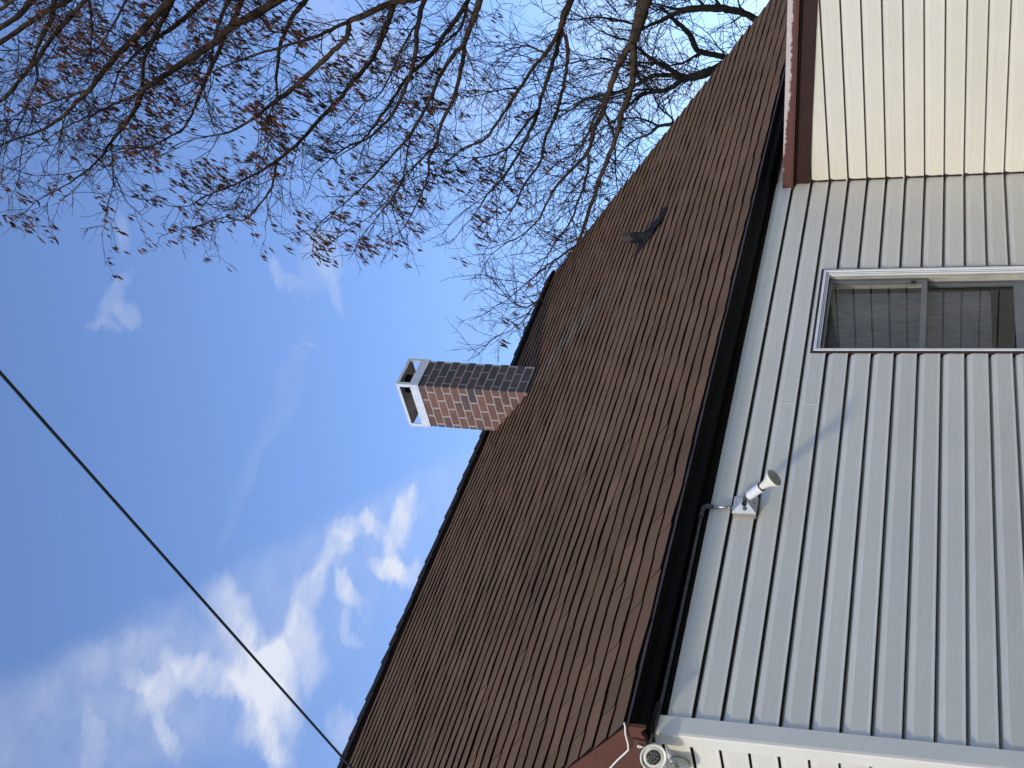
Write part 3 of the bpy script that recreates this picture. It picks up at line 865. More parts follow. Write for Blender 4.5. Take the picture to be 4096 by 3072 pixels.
bu.lathe([(.085,.0165),(.100,.0170),(.116,.0182),(.134,.0225),(.150,.0300),(.164,.0385),(.176,.0445),(.184,.0466),(.190,.0462)], H0, ax, 36, 0, False)
bu.lathe([(.1885,.0462),(.1905,.0450),(.1895,.0435),(.1915,.042),(.194,.030),(.195,.012),(.1952,.001)], H0, ax, 36, 1, False)
bu.build('bulb', [M_BULB, M_BULBF], lamp)

# ------------------------------------------------------------------ conduit
cd = thing('conduit', 'thin grey metal conduit running under the eave to the corner floodlight', 'pipe', (1.3, -.03, 2.74))
c1 = MB()
zc0, zc1 = 2.728, 2.742
path = [(-.16, .01, 2.752), (-.145, -.006, 2.758), (-.11, -.026, 2.757), (-.05, -.031, 2.750)] + [(x_, -.031, 2.744-.0025*math.sin(x_*2.1)) for x_ in (.1, .3, .6, .9, 1.15, 1.24)]
c1.tube(path, .0088, 12)
c1.build('pipe', M_CAST, cd)
c2 = MB()
c2.tube([(1.311, -.030, 2.700), (1.311, -.030, 2.585)], .0092, 14)
c2.build('pipe', M_STEEL, cd)
c3 = MB()
c3.tube([(1.24,-.031,2.742),(1.275,-.031,2.742),(1.300,-.031,2.737),(1.310,-.031,2.722),(1.311,-.030,2.696)], [.0125,.0125,.0135,.0130,.0125], 14)
c3.lathe([(0,.0145),(.012,.0145)], (1.232,-.031,2.742), (1,0,0), 12); c3.lathe([(0,.0140),(.010,.0140)], (1.311,-.030,2.694), (0,0,1), 12)
c3.build('elbow', M_CAST, cd)
for z_ in (2.672, 2.600):
    s_ = MB(); s_.lathe([(0,.0112),(.012,.0112)], (1.311,-.030,z_), (0,0,1), 14)
    s_.box((1.318,-.020,z_+.001),(1.335,-.013,z_+.011)); s_.lathe([(0,.005),(.004,.004)], (1.329,-.020,z_+.006), (0,-1,0), 8)
    s_.build('strap', M_STEEL, cd)
c4 = MB()
c4.tube([(.055,-.033,2.756),(-.02,-.036,2.766),(-.085,-.034,2.766)], [.016,.0175,.0165], 14)
c4.lathe([(0,.019),(.014,.019)], (-.085,-.034,2.766), (-1,.1,-.05), 14)
c4.build('conduit_body', M_BLK, cd)

# ------------------------------------------------------------------ corner floodlight
fo = thing('flood_light', 'round white floodlight with grey faceted lens on gable corner under the rake', 'floodlight', (-.22, 0, 2.73))
def head(parent, c, n, k=1.0):
    c = Vector(c); n = Vector(n).normalized()
    h = MB()
    h.lathe([(-.115,.010),(-.112,.022),(-.100,.029),(-.070,.033),(-.045,.040),(-.018,.053),(-.004,.0585),(.004,.0590),(.007,.0570),(.006,.0525),(-.004,.0500),(-.006,.0460),(-.002,.0445),(-.001,.0340)], c, n, 40, 0, True)
    ho = h.build('lamp_head', M_FLOOD, parent)
    l = MB()
    l.lathe([(-.004,.0335),(.001,.0325),(.002,.0300),(.0022,.001)], c, n, 30, 0, False)
    a = n.cross(Vector((0,0,1))).normalized(); b = n.cross(a)
    rr = random.Random(3)
    for r_, cnt in ((.008, 4), (.019, 9)):
        for j in range(cnt):
            t = 2*math.pi*(j+.3*rr.random())/cnt
            q = c+a*r_*math.cos(t)+b*r_*math.sin(t)
            l.lathe([(.002,.0048),(.0042,.0036),(.0052,.001)], q, n, 6, 1, False, smooth=False)
    l.build('lens', [M_FLENS, M_SASH], ho)
fc = Vector((-.225, -.036, 2.7265))
tocam = (Vector(cam.location) - fc).normalized()
head(fo, fc, (-.66, -.62, -.42))
head(fo, (-.235, .115, 2.668), (-.86, .10, -.50))
fm = MB()
fm.lathe([(0,.050),(.010,.050),(.016,.044),(.022,.030),(.022,.001)], (-.092, .190, 2.665), (-1,0,0), 30)
fm.lathe([(.0,.006),(.003,.005)], (-.112, .168, 2.690), (-1,0,0), 10, 1)
fm.build('mounting_plate', [M_FLOOD, M_BLK], fo)
fa = MB()
fa.tube([(-.112,.190,2.668),(-.150,.150,2.690),(-.165,.08,2.735),(-.162,.03,2.765)], .010, 12)
fa.tube([(-.112,.190,2.668),(-.150,.175,2.680),(-.170,.130,2.700)], .010, 12)
fa.lathe([(-.012,.013),(.012,.013)], (-.150,.150,2.690), (0,1,0), 14)
fa.build('swivel_arm', M_FLOOD, fo)
ft = MB()
ft.tube([(-.166, -.017+.0075*math.cos(a*math.pi/7), 2.803+.0075*math.sin(a*math.pi/7)) for a in range(15)], .003, 8)
ft.tube([(-.166,-.017,2.7955),(-.164,-.014,2.785)], .0028, 8)
ft.build('eyelet', M_CABLE, fo)

# ------------------------------------------------------------------ cables
ca = MB()
ca.tube([(-.168,-.185,2.846),(-.172,-.172,2.842),(-.176,-.115,2.848),(-.180,-.05,2.846),(-.181,-.008,2.850),(-.180,.02,2.868),(-.180,.085,2.915),(-.180,.150,2.957),(-.178,.30,3.07),(-.175,.60,3.33),(-.172,1.1,3.78),(-.165,1.45,4.08)], .0042, 8)
o = ca.build('cable', M_CABLE)
o['label'] = 'thin white cable clipped along the brown rake above the floodlight'; o['category'] = 'cable'
wr = MB()
P0 = Vector((-.100, 1.501, 4.132)); P1 = Vector((-.865, -2.680, 4.289))
d = P1-P0
path = []
for i in range(60):
    t = 8.0*(i/59)**1.5
    p = P0+d*t
    p.z += -.012*t*(1.0-t) * (1 if t < 1 else 1) if t < 1 else .012*t*(t-1)
    path.append(p)
wr.tube(path, .0058, 8)
o = wr.build('overhead_wire', M_WIRE)
o['label'] = 'black service wire slanting across the open sky to the gable'; o['category'] = 'wire'

# ------------------------------------------------------------------ trees
LIMBS = [(0,1,[(10.09,0.49,4.71,0.14),(9.85,0.68,4.77,0.12),(9.75,0.87,4.83,0.105),(9.56,1.04,4.9,0.09)]),
(0,0,[(9.56,1.04,4.9,0.07),(9.53,1.13,4.99,0.065),(9.49,1.29,5.1,0.061),(9.43,1.51,5.21,0.056),(9.38,1.75,5.32,0.05),(9.33,1.98,5.46,0.045),(9.28,2.22,5.56,0.039),(9.23,2.4,5.76,0.033),(9.16,2.6,6,0.026),(9.01,2.94,6.23,0.02),(8.89,3.08,6.43,0.015),(8.8,3.13,6.62,0.011)]),
(0,0,[(9.28,2.22,5.56,0.03),(9.12,2.39,5.55,0.026),(8.88,2.66,5.67,0.022),(8.73,2.83,5.75,0.018),(8.46,2.96,5.91,0.013),(8.23,3.02,5.98,0.009)]),
(0,0,[(9.43,1.51,5.21,0.029),(9.54,1.95,5.5,0.025),(9.6,2.27,5.7,0.019),(9.6,2.43,5.85,0.014),(9.59,2.48,6.02,0.012),(9.55,2.64,6.22,0.009)]),
(0,0,[(9.56,1.04,4.9,0.07),(9.47,1.34,4.92,0.061),(9.38,1.58,4.98,0.053),(9.32,1.74,5.08,0.051),(9.25,1.96,5.15,0.049),(9.17,2.21,5.27,0.045),(9.08,2.47,5.41,0.042),(8.97,2.73,5.53,0.039),(8.85,2.98,5.64,0.035),(8.75,3.13,5.72,0.03),(8.59,3.36,5.82,0.021),(8.44,3.53,5.92,0.012)]),
(0,0,[(9.38,1.75,5.32,0.027),(9.41,1.96,5.26,0.022),(9.45,2.21,5.27,0.018),(9.43,2.51,5.3,0.014),(9.29,2.78,5.29,0.009)]),
(0,1,[(10.62,0.68,5.72,0.09),(10.56,0.88,5.83,0.078),(10.35,1,5.89,0.07),(10.28,1.09,5.92,0.062)]),
(0,0,[(10.28,1.09,5.92,0.046),(10.13,1.19,5.99,0.042),(9.98,1.27,6.07,0.038),(9.77,1.36,6.2,0.035),(9.53,1.48,6.32,0.032),(9.28,1.62,6.46,0.028),(9.04,1.79,6.63,0.025),(8.95,1.83,6.71,0.021),(8.85,1.84,6.88,0.018),(8.72,1.88,7.01,0.013),(8.61,1.92,7.1,0.009)]),
(0,0,[(10.28,1.09,5.92,0.05),(10.22,1.31,5.99,0.045),(10.17,1.54,6.1,0.041),(10.1,1.83,6.25,0.038),(10.05,2.02,6.33,0.035),(9.96,2.28,6.48,0.032),(9.81,2.55,6.67,0.028),(9.65,2.74,6.86,0.023),(9.51,2.88,7.04,0.019),(9.37,3.04,7.18,0.01)]),
(0,0,[(10.28,1.09,5.92,0.043),(10.3,1.34,5.89,0.039),(10.28,1.65,5.96,0.038),(10.25,1.99,6.09,0.037),(10.23,2.25,6.22,0.035),(10.22,2.52,6.39,0.031),(10.21,2.83,6.51,0.027),(10.16,3.14,6.78,0.023),(10.1,3.4,6.95,0.017),(10,3.63,7.15,0.01)]),
(0,0,[(10.05,2.02,6.33,0.028),(9.88,2.07,6.42,0.026),(9.69,2.16,6.53,0.024),(9.5,2.24,6.64,0.022),(9.24,2.19,6.8,0.015),(8.96,2.04,6.94,0.009)]),
(0,0,[(9.5,2.24,6.64,0.016),(9.49,2.4,6.68,0.014),(9.41,2.6,6.8,0.012),(9.26,2.73,6.95,0.01),(9.22,2.85,7.15,0.008)]),
(0,0,[(9.98,1.27,6.07,0.021),(10.07,1.2,6.29,0.018),(10.15,1.24,6.48,0.014),(10.31,1.35,6.73,0.01)]),
(0,0,[(9.53,1.48,6.32,0.021),(9.43,1.42,6.4,0.017),(9.15,1.3,6.51,0.012),(8.96,1.19,6.7,0.007)]),
(0,1,[(9.81,0.28,6.57,0.069),(9.74,0.45,6.64,0.063),(9.71,0.66,6.76,0.059),(9.74,0.96,6.96,0.055)]),
(0,0,[(9.74,0.96,6.96,0.043),(9.55,1.03,7.08,0.04),(9.33,1.13,7.17,0.038),(9.11,1.26,7.23,0.034),(8.88,1.39,7.31,0.03),(8.64,1.52,7.42,0.027),(8.43,1.62,7.56,0.023),(8.13,1.75,7.76,0.019),(7.8,1.85,7.97,0.014),(7.61,1.87,8.07,0.009)]),
(0,0,[(9.74,0.96,6.96,0.043),(9.71,1.19,7.03,0.04),(9.65,1.6,7.23,0.037),(9.57,1.88,7.43,0.034),(9.48,2.13,7.54,0.03),(9.41,2.26,7.64,0.025),(9.3,2.49,7.69,0.021),(9.15,2.76,7.86,0.016),(9.07,2.93,7.99,0.01)]),
(0,0,[(9.48,2.13,7.54,0.024),(9.24,2.21,7.7,0.02),(8.95,2.25,7.82,0.016),(8.66,2.34,7.88,0.013),(8.38,2.49,8.06,0.009)]),
(0,0,[(8.64,1.52,7.42,0.018),(8.6,1.72,7.5,0.016),(8.51,1.98,7.59,0.014),(8.43,2.12,7.68,0.012),(8.28,2.34,7.99,0.01),(8.25,2.53,8.36,0.008)]),
(0,1,[(11,0.76,7.14,0.056),(10.85,0.87,7.23,0.051),(10.67,1.01,7.35,0.048),(10.46,1.15,7.51,0.046),(10.28,1.28,7.63,0.044),(10.07,1.38,7.82,0.04),(9.91,1.46,7.94,0.036),(9.67,1.59,8.06,0.032),(9.32,1.74,8.21,0.026),(9.06,1.8,8.32,0.02),(8.8,1.82,8.48,0.011)]),
(0,1,[(9.97,0.27,7.3,0.058),(9.91,0.45,7.39,0.054),(9.84,0.67,7.5,0.05),(9.78,0.93,7.58,0.046),(9.73,1.18,7.67,0.042),(9.64,1.5,7.87,0.038),(9.56,1.7,8.03,0.033),(9.48,1.83,8.19,0.029),(9.37,1.93,8.39,0.024),(9.28,1.95,8.58,0.019),(9.12,2.03,8.8,0.01)]),
(0,0,[(9.84,0.67,7.5,0.025),(9.77,0.91,7.73,0.022),(9.65,1.17,7.91,0.019),(9.47,1.4,8.1,0.016),(9.42,1.44,8.26,0.013),(9.38,1.58,8.46,0.01)]),
(0,0,[(10.85,0.87,7.23,0.036),(10.81,1.19,7.39,0.03),(10.82,1.35,7.61,0.025),(10.75,1.49,7.89,0.019),(10.64,1.53,8.04,0.013)]),
(0,1,[(9.24,0.11,7.01,0.07),(9.16,0.14,7.22,0.066),(9.04,0.11,7.42,0.062),(8.89,0.12,7.56,0.058),(8.77,0.16,7.82,0.055)]),
(0,0,[(8.77,0.16,7.82,0.038),(8.52,0.17,8.03,0.032),(8.19,0.14,8.36,0.026),(7.97,0.12,8.65,0.02),(7.73,0.13,8.93,0.014),(7.48,0.12,9.09,0.007)]),
(0,0,[(8.77,0.16,7.82,0.049),(8.71,0.34,7.91,0.048),(8.63,0.46,8.11,0.046),(8.44,0.68,8.47,0.044),(8.24,0.81,8.77,0.037),(8.07,0.91,9,0.03),(7.91,0.97,9.25,0.021),(7.8,0.96,9.52,0.013),(7.72,0.97,9.78,0.007)]),
(0,1,[(10.32,0.46,7.91,0.064),(10.19,0.63,7.95,0.057),(10.05,0.79,8.03,0.054),(9.89,0.96,8.13,0.051),(9.71,1.11,8.25,0.048),(9.47,1.24,8.44,0.043),(9.31,1.33,8.53,0.041),(9.03,1.42,8.7,0.039),(8.69,1.54,8.87,0.037),(8.38,1.63,9.09,0.031)]),
(0,0,[(8.38,1.63,9.09,0.031),(8.1,1.65,9.29,0.024),(7.88,1.66,9.51,0.018),(7.59,1.6,9.66,0.014),(7.32,1.56,9.71,0.009)]),
(0,0,[(8.38,1.63,9.09,0.026),(8.29,1.9,9.21,0.023),(8.15,2.07,9.38,0.019),(7.98,2.18,9.57,0.016),(7.95,2.11,9.76,0.012),(7.9,2.17,10.1,0.008)]),
(0,1,[(9.43,3.34,5.25,0.053),(9.23,3.6,5.63,0.038),(8.91,3.82,6.08,0.027),(8.68,3.96,6.41,0.019),(8.63,3.99,6.55,0.016),(8.66,3.92,6.71,0.013),(8.8,3.77,6.9,0.008)]),
(0,0,[(8.68,3.96,6.41,0.014),(8.59,4.16,6.57,0.012),(8.45,4.22,6.73,0.009),(8.29,4.19,6.86,0.006)]),
(0,1,[(9.7,3.25,5.35,0.038),(9.46,3.56,5.9,0.03),(9.38,3.69,6.13,0.022),(9.26,3.79,6.36,0.018),(9.07,3.89,6.56,0.014),(8.86,3.97,6.76,0.008)]),
(0,1,[(10.44,0.39,9.11,0.063),(10.4,0.49,9.19,0.058),(10.3,0.65,9.39,0.049),(10.15,0.89,9.56,0.04),(9.98,1.23,9.68,0.032),(9.9,1.54,9.75,0.024),(9.84,1.72,9.9,0.014),(9.81,1.93,9.99,0.009)]),
(0,1,[(9.21,-0.08,8.62,0.091),(9.06,-0.05,8.77,0.082),(8.83,0.01,9.02,0.076),(8.6,0.06,9.26,0.071),(8.42,0.15,9.42,0.065),(8.2,0.2,9.64,0.06),(7.96,0.26,9.84,0.053),(7.72,0.32,10.02,0.046),(7.61,0.4,10.05,0.039),(7.45,0.5,10.11,0.033),(7.14,0.62,10.24,0.027),(6.92,0.71,10.31,0.022),(6.71,0.75,10.41,0.016),(6.49,0.77,10.53,0.01)]),
(0,0,[(7.72,0.32,10.02,0.027),(7.59,0.37,10.3,0.023),(7.47,0.42,10.55,0.019),(7.37,0.49,10.88,0.015),(7.3,0.61,11.18,0.012),(7.19,0.69,11.42,0.008)]),
(0,0,[(7.14,0.62,10.24,0.018),(7.16,0.86,10.34,0.014),(7.26,1.17,10.54,0.011),(7.22,1.31,10.61,0.008)]),
(0,1,[(10.29,0.24,9.89,0.064),(10.23,0.34,9.96,0.059),(10.05,0.6,10.16,0.053),(9.87,0.84,10.33,0.047),(9.67,1.06,10.48,0.042),(9.47,1.26,10.6,0.036),(9.37,1.37,10.66,0.03),(9.19,1.54,10.8,0.025),(9.09,1.57,10.93,0.02),(8.89,1.64,11.24,0.015),(8.78,1.66,11.47,0.009)]),
(0,1,[(9.25,-0.15,9.41,0.047),(9.2,-0.06,9.48,0.044),(9.15,0.1,9.62,0.038),(9.07,0.29,9.75,0.032),(8.94,0.45,9.79,0.022),(8.81,0.58,9.8,0.013)]),
(0,1,[(8.34,-0.53,9.47,0.08),(8.22,-0.48,9.57,0.074),(8,-0.38,9.73,0.069),(7.79,-0.27,9.88,0.064),(7.62,-0.2,10.01,0.059),(7.42,-0.08,10.17,0.052),(7.26,0.03,10.29,0.045),(7.11,0.11,10.42,0.039),(6.97,0.18,10.53,0.032),(6.77,0.23,10.7,0.025),(6.54,0.2,10.88,0.017),(6.39,0.19,10.97,0.013),(6.23,0.17,11.06,0.009)]),
(0,0,[(7.26,0.03,10.29,0.022),(7.23,0.1,10.66,0.018),(7.15,0.13,10.94,0.013),(6.99,0.14,11.15,0.009)]),
(0,1,[(9.43,-0.16,10.27,0.062),(9.37,-0.07,10.35,0.057),(9.22,0.17,10.55,0.05),(9.12,0.35,10.71,0.043),(9.01,0.57,10.86,0.036),(8.91,0.82,10.91,0.03),(8.82,0.94,10.95,0.023),(8.65,1.06,11.04,0.016),(8.47,1.13,11.18,0.01)]),
(0,1,[(10.44,0.28,10.41,0.072),(10.32,0.32,10.54,0.065),(10.1,0.42,10.74,0.057),(9.84,0.5,10.94,0.048),(9.67,0.53,11.08,0.039),(9.36,0.66,11.34,0.031),(9.24,0.77,11.46,0.022),(9.11,1,11.59,0.014)]),
(0,1,[(8.37,-0.63,10.54,0.043),(8.27,-0.57,10.68,0.042),(8.11,-0.45,10.85,0.044),(7.91,-0.32,11.03,0.046),(7.71,-0.16,11.2,0.042),(7.59,-0.06,11.34,0.037),(7.45,0.09,11.53,0.033),(7.39,0.15,11.65,0.028),(7.29,0.24,11.84,0.014)]),
(0,0,[(7.71,-0.16,11.2,0.022),(7.68,0.05,11.28,0.019),(7.53,0.24,11.41,0.017),(7.37,0.42,11.5,0.014),(7.27,0.6,11.71,0.008)]),
(0,1,[(9.04,-0.45,11.61,0.063),(8.99,-0.36,11.67,0.058),(8.89,-0.17,11.76,0.051),(8.66,0.01,11.88,0.043),(8.51,0.16,11.95,0.03),(8.42,0.29,12.09,0.023)]),
(0,1,[(8.42,-0.61,10.8,0.059),(8.34,-0.57,10.95,0.056),(8.19,-0.51,11.22,0.054),(7.97,-0.44,11.44,0.052),(7.75,-0.39,11.6,0.047),(7.56,-0.3,11.83,0.031)]),
(0,1,[(9.22,-0.41,12.02,0.075),(9.13,-0.34,12.12,0.068),(8.94,-0.24,12.23,0.058),(8.72,-0.19,12.4,0.051),(8.63,-0.11,12.66,0.041)]),
(0,1,[(8.4,-0.69,11.51,0.042),(8.26,-0.67,11.6,0.038),(8.18,-0.61,11.78,0.032),(8.06,-0.54,11.96,0.023)]),
(0,1,[(9.06,-0.41,11.24,0.036),(9.04,-0.3,11.24,0.033),(8.95,-0.04,11.27,0.024),(8.78,0.12,11.26,0.015),(8.62,0.27,11.27,0.008)]),
(0,1,[(9.95,-0.03,11.27,0.034),(9.85,0.04,11.34,0.031),(9.71,0.2,11.47,0.023),(9.57,0.43,11.71,0.016),(9.41,0.52,11.78,0.009)]),
(1,1,[(14.93,3.4,4.06,0.069),(14.98,3.17,4.44,0.069),(14.99,3.09,4.59,0.075),(14.96,3,4.85,0.081),(14.91,2.95,5.12,0.075),(14.85,2.92,5.38,0.069),(14.79,2.94,5.54,0.059),(14.72,3,5.72,0.048),(14.68,3.02,5.86,0.039),(14.63,3.05,6.01,0.03),(14.63,2.97,6.2,0.025),(14.64,2.87,6.47,0.02),(14.63,2.82,6.75,0.016),(14.6,2.82,7.07,0.012)]),
(1,0,[(14.91,2.95,5.12,0.04),(15.08,2.88,5.2,0.029),(15.4,2.87,5.38,0.017)]),
(1,0,[(14.96,3,4.85,0.04),(14.85,2.81,4.91,0.028),(14.62,2.6,4.9,0.016)]),
(1,0,[(14.98,3.17,4.44,0.036),(14.77,2.94,4.53,0.024),(14.8,2.82,4.57,0.016)]),
(1,0,[(14.85,2.92,5.38,0.04),(14.94,2.92,5.57,0.03),(15.02,2.87,5.83,0.02),(15.3,2.9,6.17,0.012)]),
(1,1,[(15.57,4.33,4.34,0.072),(15.63,4.11,4.98,0.064),(15.66,4,5.37,0.071),(15.69,3.93,5.48,0.067),(15.79,3.8,5.54,0.064),(15.89,3.66,5.66,0.058),(15.96,3.59,5.79,0.052),(16.03,3.49,5.9,0.039),(16.1,3.39,6.02,0.026),(16.13,3.33,6.17,0.015)]),
(1,0,[(15.66,4,5.37,0.034),(15.71,4.18,5.7,0.027),(15.82,4.26,5.93,0.02),(15.8,4.34,6.17,0.013)]),
(1,1,[(14.24,3.4,4.25,0.106),(14.16,3.59,4.87,0.099),(14.07,3.62,5.06,0.097),(14.04,3.65,5.27,0.095)]),
(1,0,[(14.04,3.65,5.27,0.055),(14.08,3.63,5.48,0.05),(14.13,3.63,5.84,0.044),(14.12,3.75,6.14,0.039),(14.11,3.8,6.28,0.034),(14.07,3.85,6.58,0.029),(14,3.88,6.94,0.024),(13.9,3.97,7.15,0.018),(13.81,4.06,7.37,0.012)]),
(1,0,[(14.04,3.65,5.27,0.063),(13.97,3.66,5.4,0.059),(13.87,3.71,5.53,0.055),(13.8,3.72,5.65,0.047),(13.65,3.68,5.9,0.039),(13.53,3.69,6.02,0.033),(13.35,3.74,6.12,0.027),(13.1,3.8,6.27,0.019),(12.96,3.83,6.41,0.011)]),
(1,0,[(14.04,3.65,5.27,0.055),(14.11,3.62,5.46,0.053),(14.21,3.55,5.63,0.05),(14.29,3.5,5.78,0.045),(14.4,3.44,5.94,0.04),(14.56,3.35,6.13,0.034),(14.68,3.27,6.3,0.029),(14.76,3.21,6.55,0.02),(14.8,3.09,6.81,0.012)]),
(1,0,[(14.29,3.5,5.78,0.03),(14.3,3.46,6.14,0.025),(14.35,3.45,6.43,0.02),(14.39,3.39,6.72,0.016),(14.21,3.36,7.19,0.012)]),
(1,0,[(13.8,3.72,5.65,0.027),(13.85,3.71,5.94,0.023),(13.86,3.73,6.16,0.018),(13.76,3.76,6.43,0.015),(13.65,3.87,6.71,0.012)]),
(1,1,[(14.65,4.7,5.27,0.054),(14.56,4.69,5.77,0.046),(14.55,4.71,5.99,0.037),(14.49,4.8,6.14,0.029),(14.39,4.83,6.35,0.022),(14.21,4.89,6.52,0.015)]),
(1,0,[(14.55,4.71,5.99,0.029),(14.62,4.64,6.17,0.025),(14.63,4.59,6.29,0.021),(14.66,4.59,6.52,0.016),(14.78,4.72,6.8,0.011)]),
(1,0,[(14.56,4.69,5.77,0.029),(14.65,4.63,5.78,0.025),(14.81,4.53,5.98,0.021),(15.08,4.43,6.13,0.016),(15.31,4.32,6.29,0.011)])]

def smooth_path(pts, sub=4):
    P = np.array(pts, float); n = len(P)
    if n < 3:
        return np.array([P[0]+(P[-1]-P[0])*t for t in np.linspace(0, 1, sub+1)])
    out = []
    for i in range(n-1):
        p0, p1, p2, p3 = P[max(i-1,0)], P[i], P[i+1], P[min(i+2,n-1)]
        for t in np.linspace(0, 1, sub, endpoint=False):
            out.append(.5*((2*p1)+(-p0+p2)*t+(2*p0-5*p1+4*p2-p3)*t*t+(-p0+3*p1-3*p2+p3)*t**3))
    out.append(P[-1])
    return np.array(out)

def unit(v): return v/max(1e-9, math.sqrt(v[0]*v[0]+v[1]*v[1]+v[2]*v[2]))

def np_mesh(name, V, Fq, material, parent, smooth=False, rv=None):
    me = bpy.data.meshes.new(name)
    V = np.asarray(V, np.float32); Fq = np.asarray(Fq, np.int32)
    k = Fq.shape[1]
    me.vertices.add(len(V)); me.vertices.foreach_set('co', V.ravel())
    me.loops.add(Fq.size); me.loops.foreach_set('vertex_index', Fq.ravel())
    me.polygons.add(len(Fq)); me.polygons.foreach_set('loop_start', np.arange(0, Fq.size, k, dtype=np.int32))
    me.polygons.foreach_set('use_smooth', [smooth]*len(Fq))
    if rv is not None:
        at = me.attributes.new('rv', 'FLOAT', 'FACE'); at.data.foreach_set('value', np.asarray(rv, np.float32))
    me.materials.append(material); me.update(); me.validate()
    o = bpy.data.objects.new(name, me); COL.objects.link(o)
    o.parent = parent; o.matrix_parent_inverse = parent.matrix_world.inverted()
    return o

class Twigs:
    """collects many thin tapered tubes as (path points, radii)"""
    def __init__(s, seed): s.seg = []; s.R = np.random.RandomState(seed); s.tips = []
    def add(s, pts, rads): s.seg.append((np.asarray(pts), np.asarray(rads)))
    def mesh(s, n=3):
        V, Fq = [], []; base = 0
        ang = np.arange(n)*2*math.pi/n; ca_, sa_ = np.cos(ang), np.sin(ang)
        for pts, rads in s.seg:
            m_ = len(pts)
            t = np.empty_like(pts); t[1:-1] = pts[2:]-pts[:-2]; t[0] = pts[1]-pts[0]; t[-1] = pts[-1]-pts[-2]
            t /= np.linalg.norm(t, axis=1)[:, None]+1e-9
            ref = np.array([.31, .87, .39]) if abs(t[0][2]) > .5 else np.array([.1, .2, .97])
            a = np.cross(t, ref); a /= np.linalg.norm(a, axis=1)[:, None]+1e-9
            b = np.cross(t, a)
            V.append((pts[:, None, :]+rads[:, None, None]*(ca_[None, :, None]*a[:, None, :]+sa_[None, :, None]*b[:, None, :])).reshape(-1, 3))
            i = np.arange(m_-1)[:, None]*n; j = np.arange(n)[None, :]; k = (np.arange(n)+1) % n
            q = np.stack([base+i+j, base+i+k[None, :], base+i+n+k[None, :], base+i+n+j], -1).reshape(-1, 4)
            Fq.append(q); base += m_*n
        return np.concatenate(V), np.concatenate(Fq)

def curve_twig(R_, p, d, length, n, wob, grav):
    pts = [p]; d = unit(d); st = length/n
    for i in range(n):
        d = unit(d + R_.normal(0, wob, 3) + np.array([0, 0, grav]))
        pts.append(pts[-1]+d*st)
    return np.array(pts), d

def side_dir(R_, t, lo, hi):
    a = unit(np.cross(t, R_.normal(0, 1, 3)))
    th = math.radians(R_.uniform(lo, hi))
    return unit(t*math.cos(th)+a*math.sin(th))

def make_tree(root, limbs, axis_base, axis_top, r_base, bark, twigm, P):
    """limbs: (is_root, [(x,y,z,r)...]); trunk from axis_base to axis_top"""
    TWG = Twigs(P['seed']); R_ = TWG.R
    tk = MB()
    ab, at2 = Vector(axis_base), Vector(axis_top)
    path, rad = [], []
    for i in range(15):
        t = i/14
        q = ab.lerp(at2, t); q.x += .12*math.sin(t*5); q.y += .15*math.sin(t*4+1)
        path.append(q); rad.append(r_base*(1-t)**.7*.9+.035+(.12*r_base if i == 0 else 0))
    tk.tube(path, rad, 14)
    tk.build('trunk', bark, root)
    AX = np.array([tuple(q) for q in path])
    for is_root, pts in limbs:
        A_ = np.array(pts)
        if is_root:
            s0, s1 = A_[0, :3], A_[1, :3]
            back_ = unit(s0-s1)
            hd = np.linalg.norm(AX[:, :2]-s0[:2], axis=1)
            zt_ = max(2.2, s0[2]-.85*hd.mean())
            k = int(np.argmin(abs(AX[:, 2]-zt_)))
            tgt = AX[k]; dist = np.linalg.norm(tgt-s0)
            c = s0+back_*dist*.45
            ext = []
            for t in np.linspace(0, 1, 6)[:-1]:
                q = (1-t)**2*tgt+2*t*(1-t)*c+t*t*s0
                ext.append((*q, A_[0, 3]*(1.35-.35*t)))
            A_ = np.concatenate([np.array(ext), A_])
        C_ = smooth_path(A_, 5)
        for i in range(1, len(C_)-1):        # knobs and kinks
            C_[i, :3] += R_.normal(0, .004, 3)
            C_[i, 3] *= 1+R_.uniform(-.09, .12)
        b = MB(); b.tube([tuple(q[:3]) for q in C_], [max(.004, q[3]*P['thick'](q[3])) for q in C_], 9); b.build('branch', bark, root)
        # side twigs
        seglen = np.linalg.norm(np.diff(C_[:, :3], axis=0), axis=1); cum = np.concatenate([[0], np.cumsum(seglen)])
        start = 0 if not is_root else cum[5*5]*.9
        s = start+R_.uniform(0, .1)
        while s < cum[-1]:
            i = min(len(C_)-2, int(np.searchsorted(cum, s)-1)); f = (s-cum[i])/max(seglen[i], 1e-6)
            q = C_[i]+(C_[i+1]-C_[i])*f
            t = unit(C_[i+1, :3]-C_[i, :3])
            rr = q[3]
            s += P['gap']*R_.uniform(.5, 1.5)*(1.5 if rr > .05 else 1)
            ln = P['l1']*R_.uniform(.45, 1.25)*min(1, .45+rr*22)
            branch1(TWG, R_, q[:3], side_dir(R_, t, 30, 75), ln, min(rr*.55, P['r1']), P)
        branch1(TWG, R_, C_[-1, :3], unit(C_[-1, :3]-C_[-3, :3]), P['l1']*.8, P['r1'], P)
    V, Fq = TWG.mesh(3)
    o_ = np_mesh('twigs', V, Fq, twigm, root); o_['kind'] = 'stuff'
    if TWG.tips:
        seeds(root, TWG, R_, P)

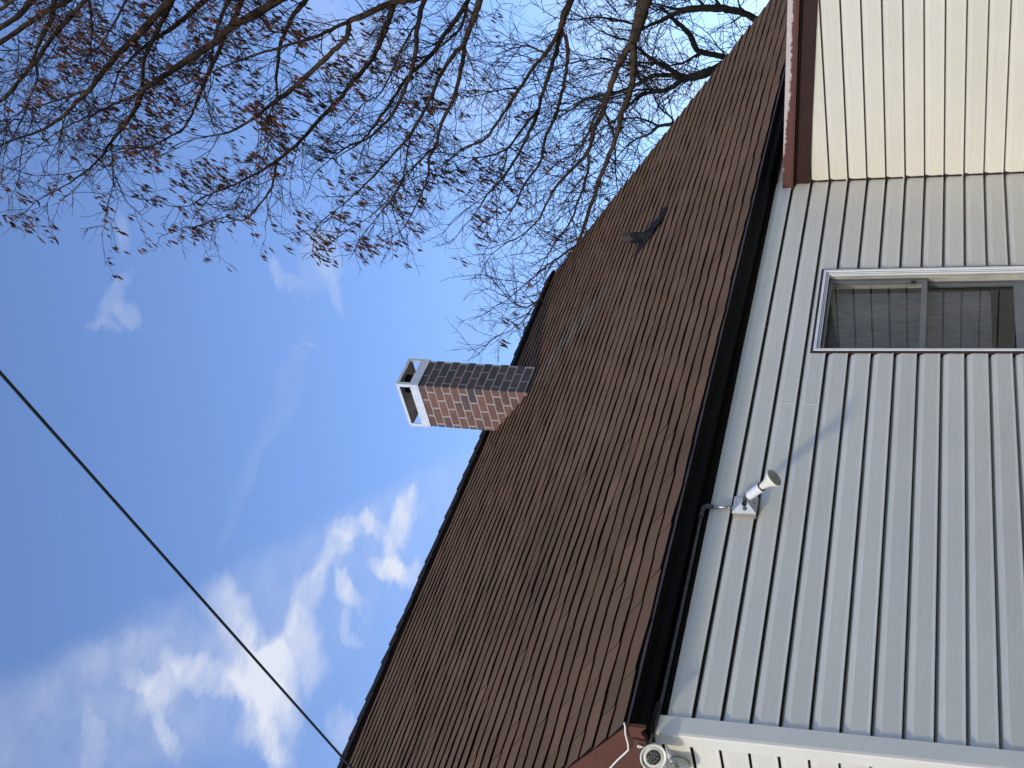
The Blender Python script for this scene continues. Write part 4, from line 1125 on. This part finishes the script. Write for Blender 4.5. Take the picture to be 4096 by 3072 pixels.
def branch1(T, R_, p, d, ln, r, P):
    pts, dd = curve_twig(R_, p, d, ln, 5, .20, P['grav'])
    T.add(pts, np.linspace(r, P['r2']*.9, 6))
    n2 = int(ln/P['g2'])
    for k in range(n2):
        u = R_.uniform(.12, 1.0)*5; i = min(4, int(u)); q = pts[i]+(pts[i+1]-pts[i])*(u-i)
        t = unit(pts[i+1]-pts[i])
        l2 = P['l2']*R_.uniform(.4, 1.3)
        p2, d2 = curve_twig(R_, q, side_dir(R_, t, 25, 70), l2, 3, .22, P['grav'])
        T.add(p2, np.linspace(P['r2'], P['r3'], 4))
        n3 = R_.poisson(P['n3'])
        for m_ in range(n3):
            v = R_.uniform(.25, 1)*3; i2 = min(2, int(v)); q3 = p2[i2]+(p2[i2+1]-p2[i2])*(v-i2)
            l3 = P['l3']*R_.uniform(.4, 1.4)
            p3, d3 = curve_twig(R_, q3, side_dir(R_, unit(p2[i2+1]-p2[i2]), 25, 65), l3, 2, .2, P['grav']*.5)
            T.add(p3, np.array([P['r3'], P['r3']*.8, P['r3']*.55]))
            T.tips.append((p3[-1], d3))
        T.tips.append((p2[-1], d2))

def seeds(root, T, R_, P):
    V, Fq, rv = [], [], []; b = 0
    for (p, d) in T.tips:
        # keys hang thickest high up and far out
        clump = .5+.5*mnoise.noise((p[0]*1.4, p[1]*1.4, p[2]*1.4))
        pr = P['seed_p'](p)*max(0, (clump-.49))*5.0
        if R_.uniform() > pr: continue
        n = R_.randint(2, 6)
        for k in range(n):
            o_ = p+R_.normal(0, .022, 3)
            dn = unit(np.array([-.34, .36, -.85])+R_.normal(0, .17, 3))
            sd = unit(np.cross(dn, R_.normal(0, 1, 3)))
            ln = R_.uniform(.08, .15); w = R_.uniform(.0095, .016)
            nr = np.cross(dn, sd)*.004
            V += [o_, o_+dn*ln*.45+sd*w+nr, o_+dn*ln, o_+dn*ln*.5-sd*w+nr]
            Fq.append((b, b+1, b+2, b+3)); b += 4; rv.append(R_.uniform())
    if V:
        o_ = np_mesh('seed_clusters', V, Fq, M_SEED, root, rv=rv); o_['kind'] = 'stuff'

big = thing('bare_tree', 'large bare tree reaching over the roof, hung with rust brown seed clusters', 'tree', (12.2, .3, 0))
make_tree(big, [(r_, p) for t, r_, p in LIMBS if t == 0], (12.2, .3, 0), (11.7, .2, 13.0), .30, M_BARK, M_TWIG,
          dict(thick=lambda q: .60+1.6*max(0, q-.07), seed=7, gap=.118, l1=.75, l2=.36, l3=.17, r1=.0075, r2=.0038, r3=.0026, g2=.10, n3=1.9, grav=.02,
               seed_p=lambda p: min(1.0, max(.05, (p[2]-6.0)/4.0))))
small = thing('bare_tree', 'smaller dark bare tree rising behind the low right end of the roof', 'tree', (16.6, 4.2, 0))
make_tree(small, [(r_, p) for t, r_, p in LIMBS if t == 1], (16.6, 4.2, 0), (16.2, 4.3, 4.6), .22, M_BARK2, M_TWIG2,
          dict(thick=lambda q: .72, seed=9, gap=.15, l1=1.0, l2=.45, l3=.2, r1=.011, r2=.0056, r3=.0038, g2=.13, n3=1.5, grav=.05, seed_p=lambda p: 0))
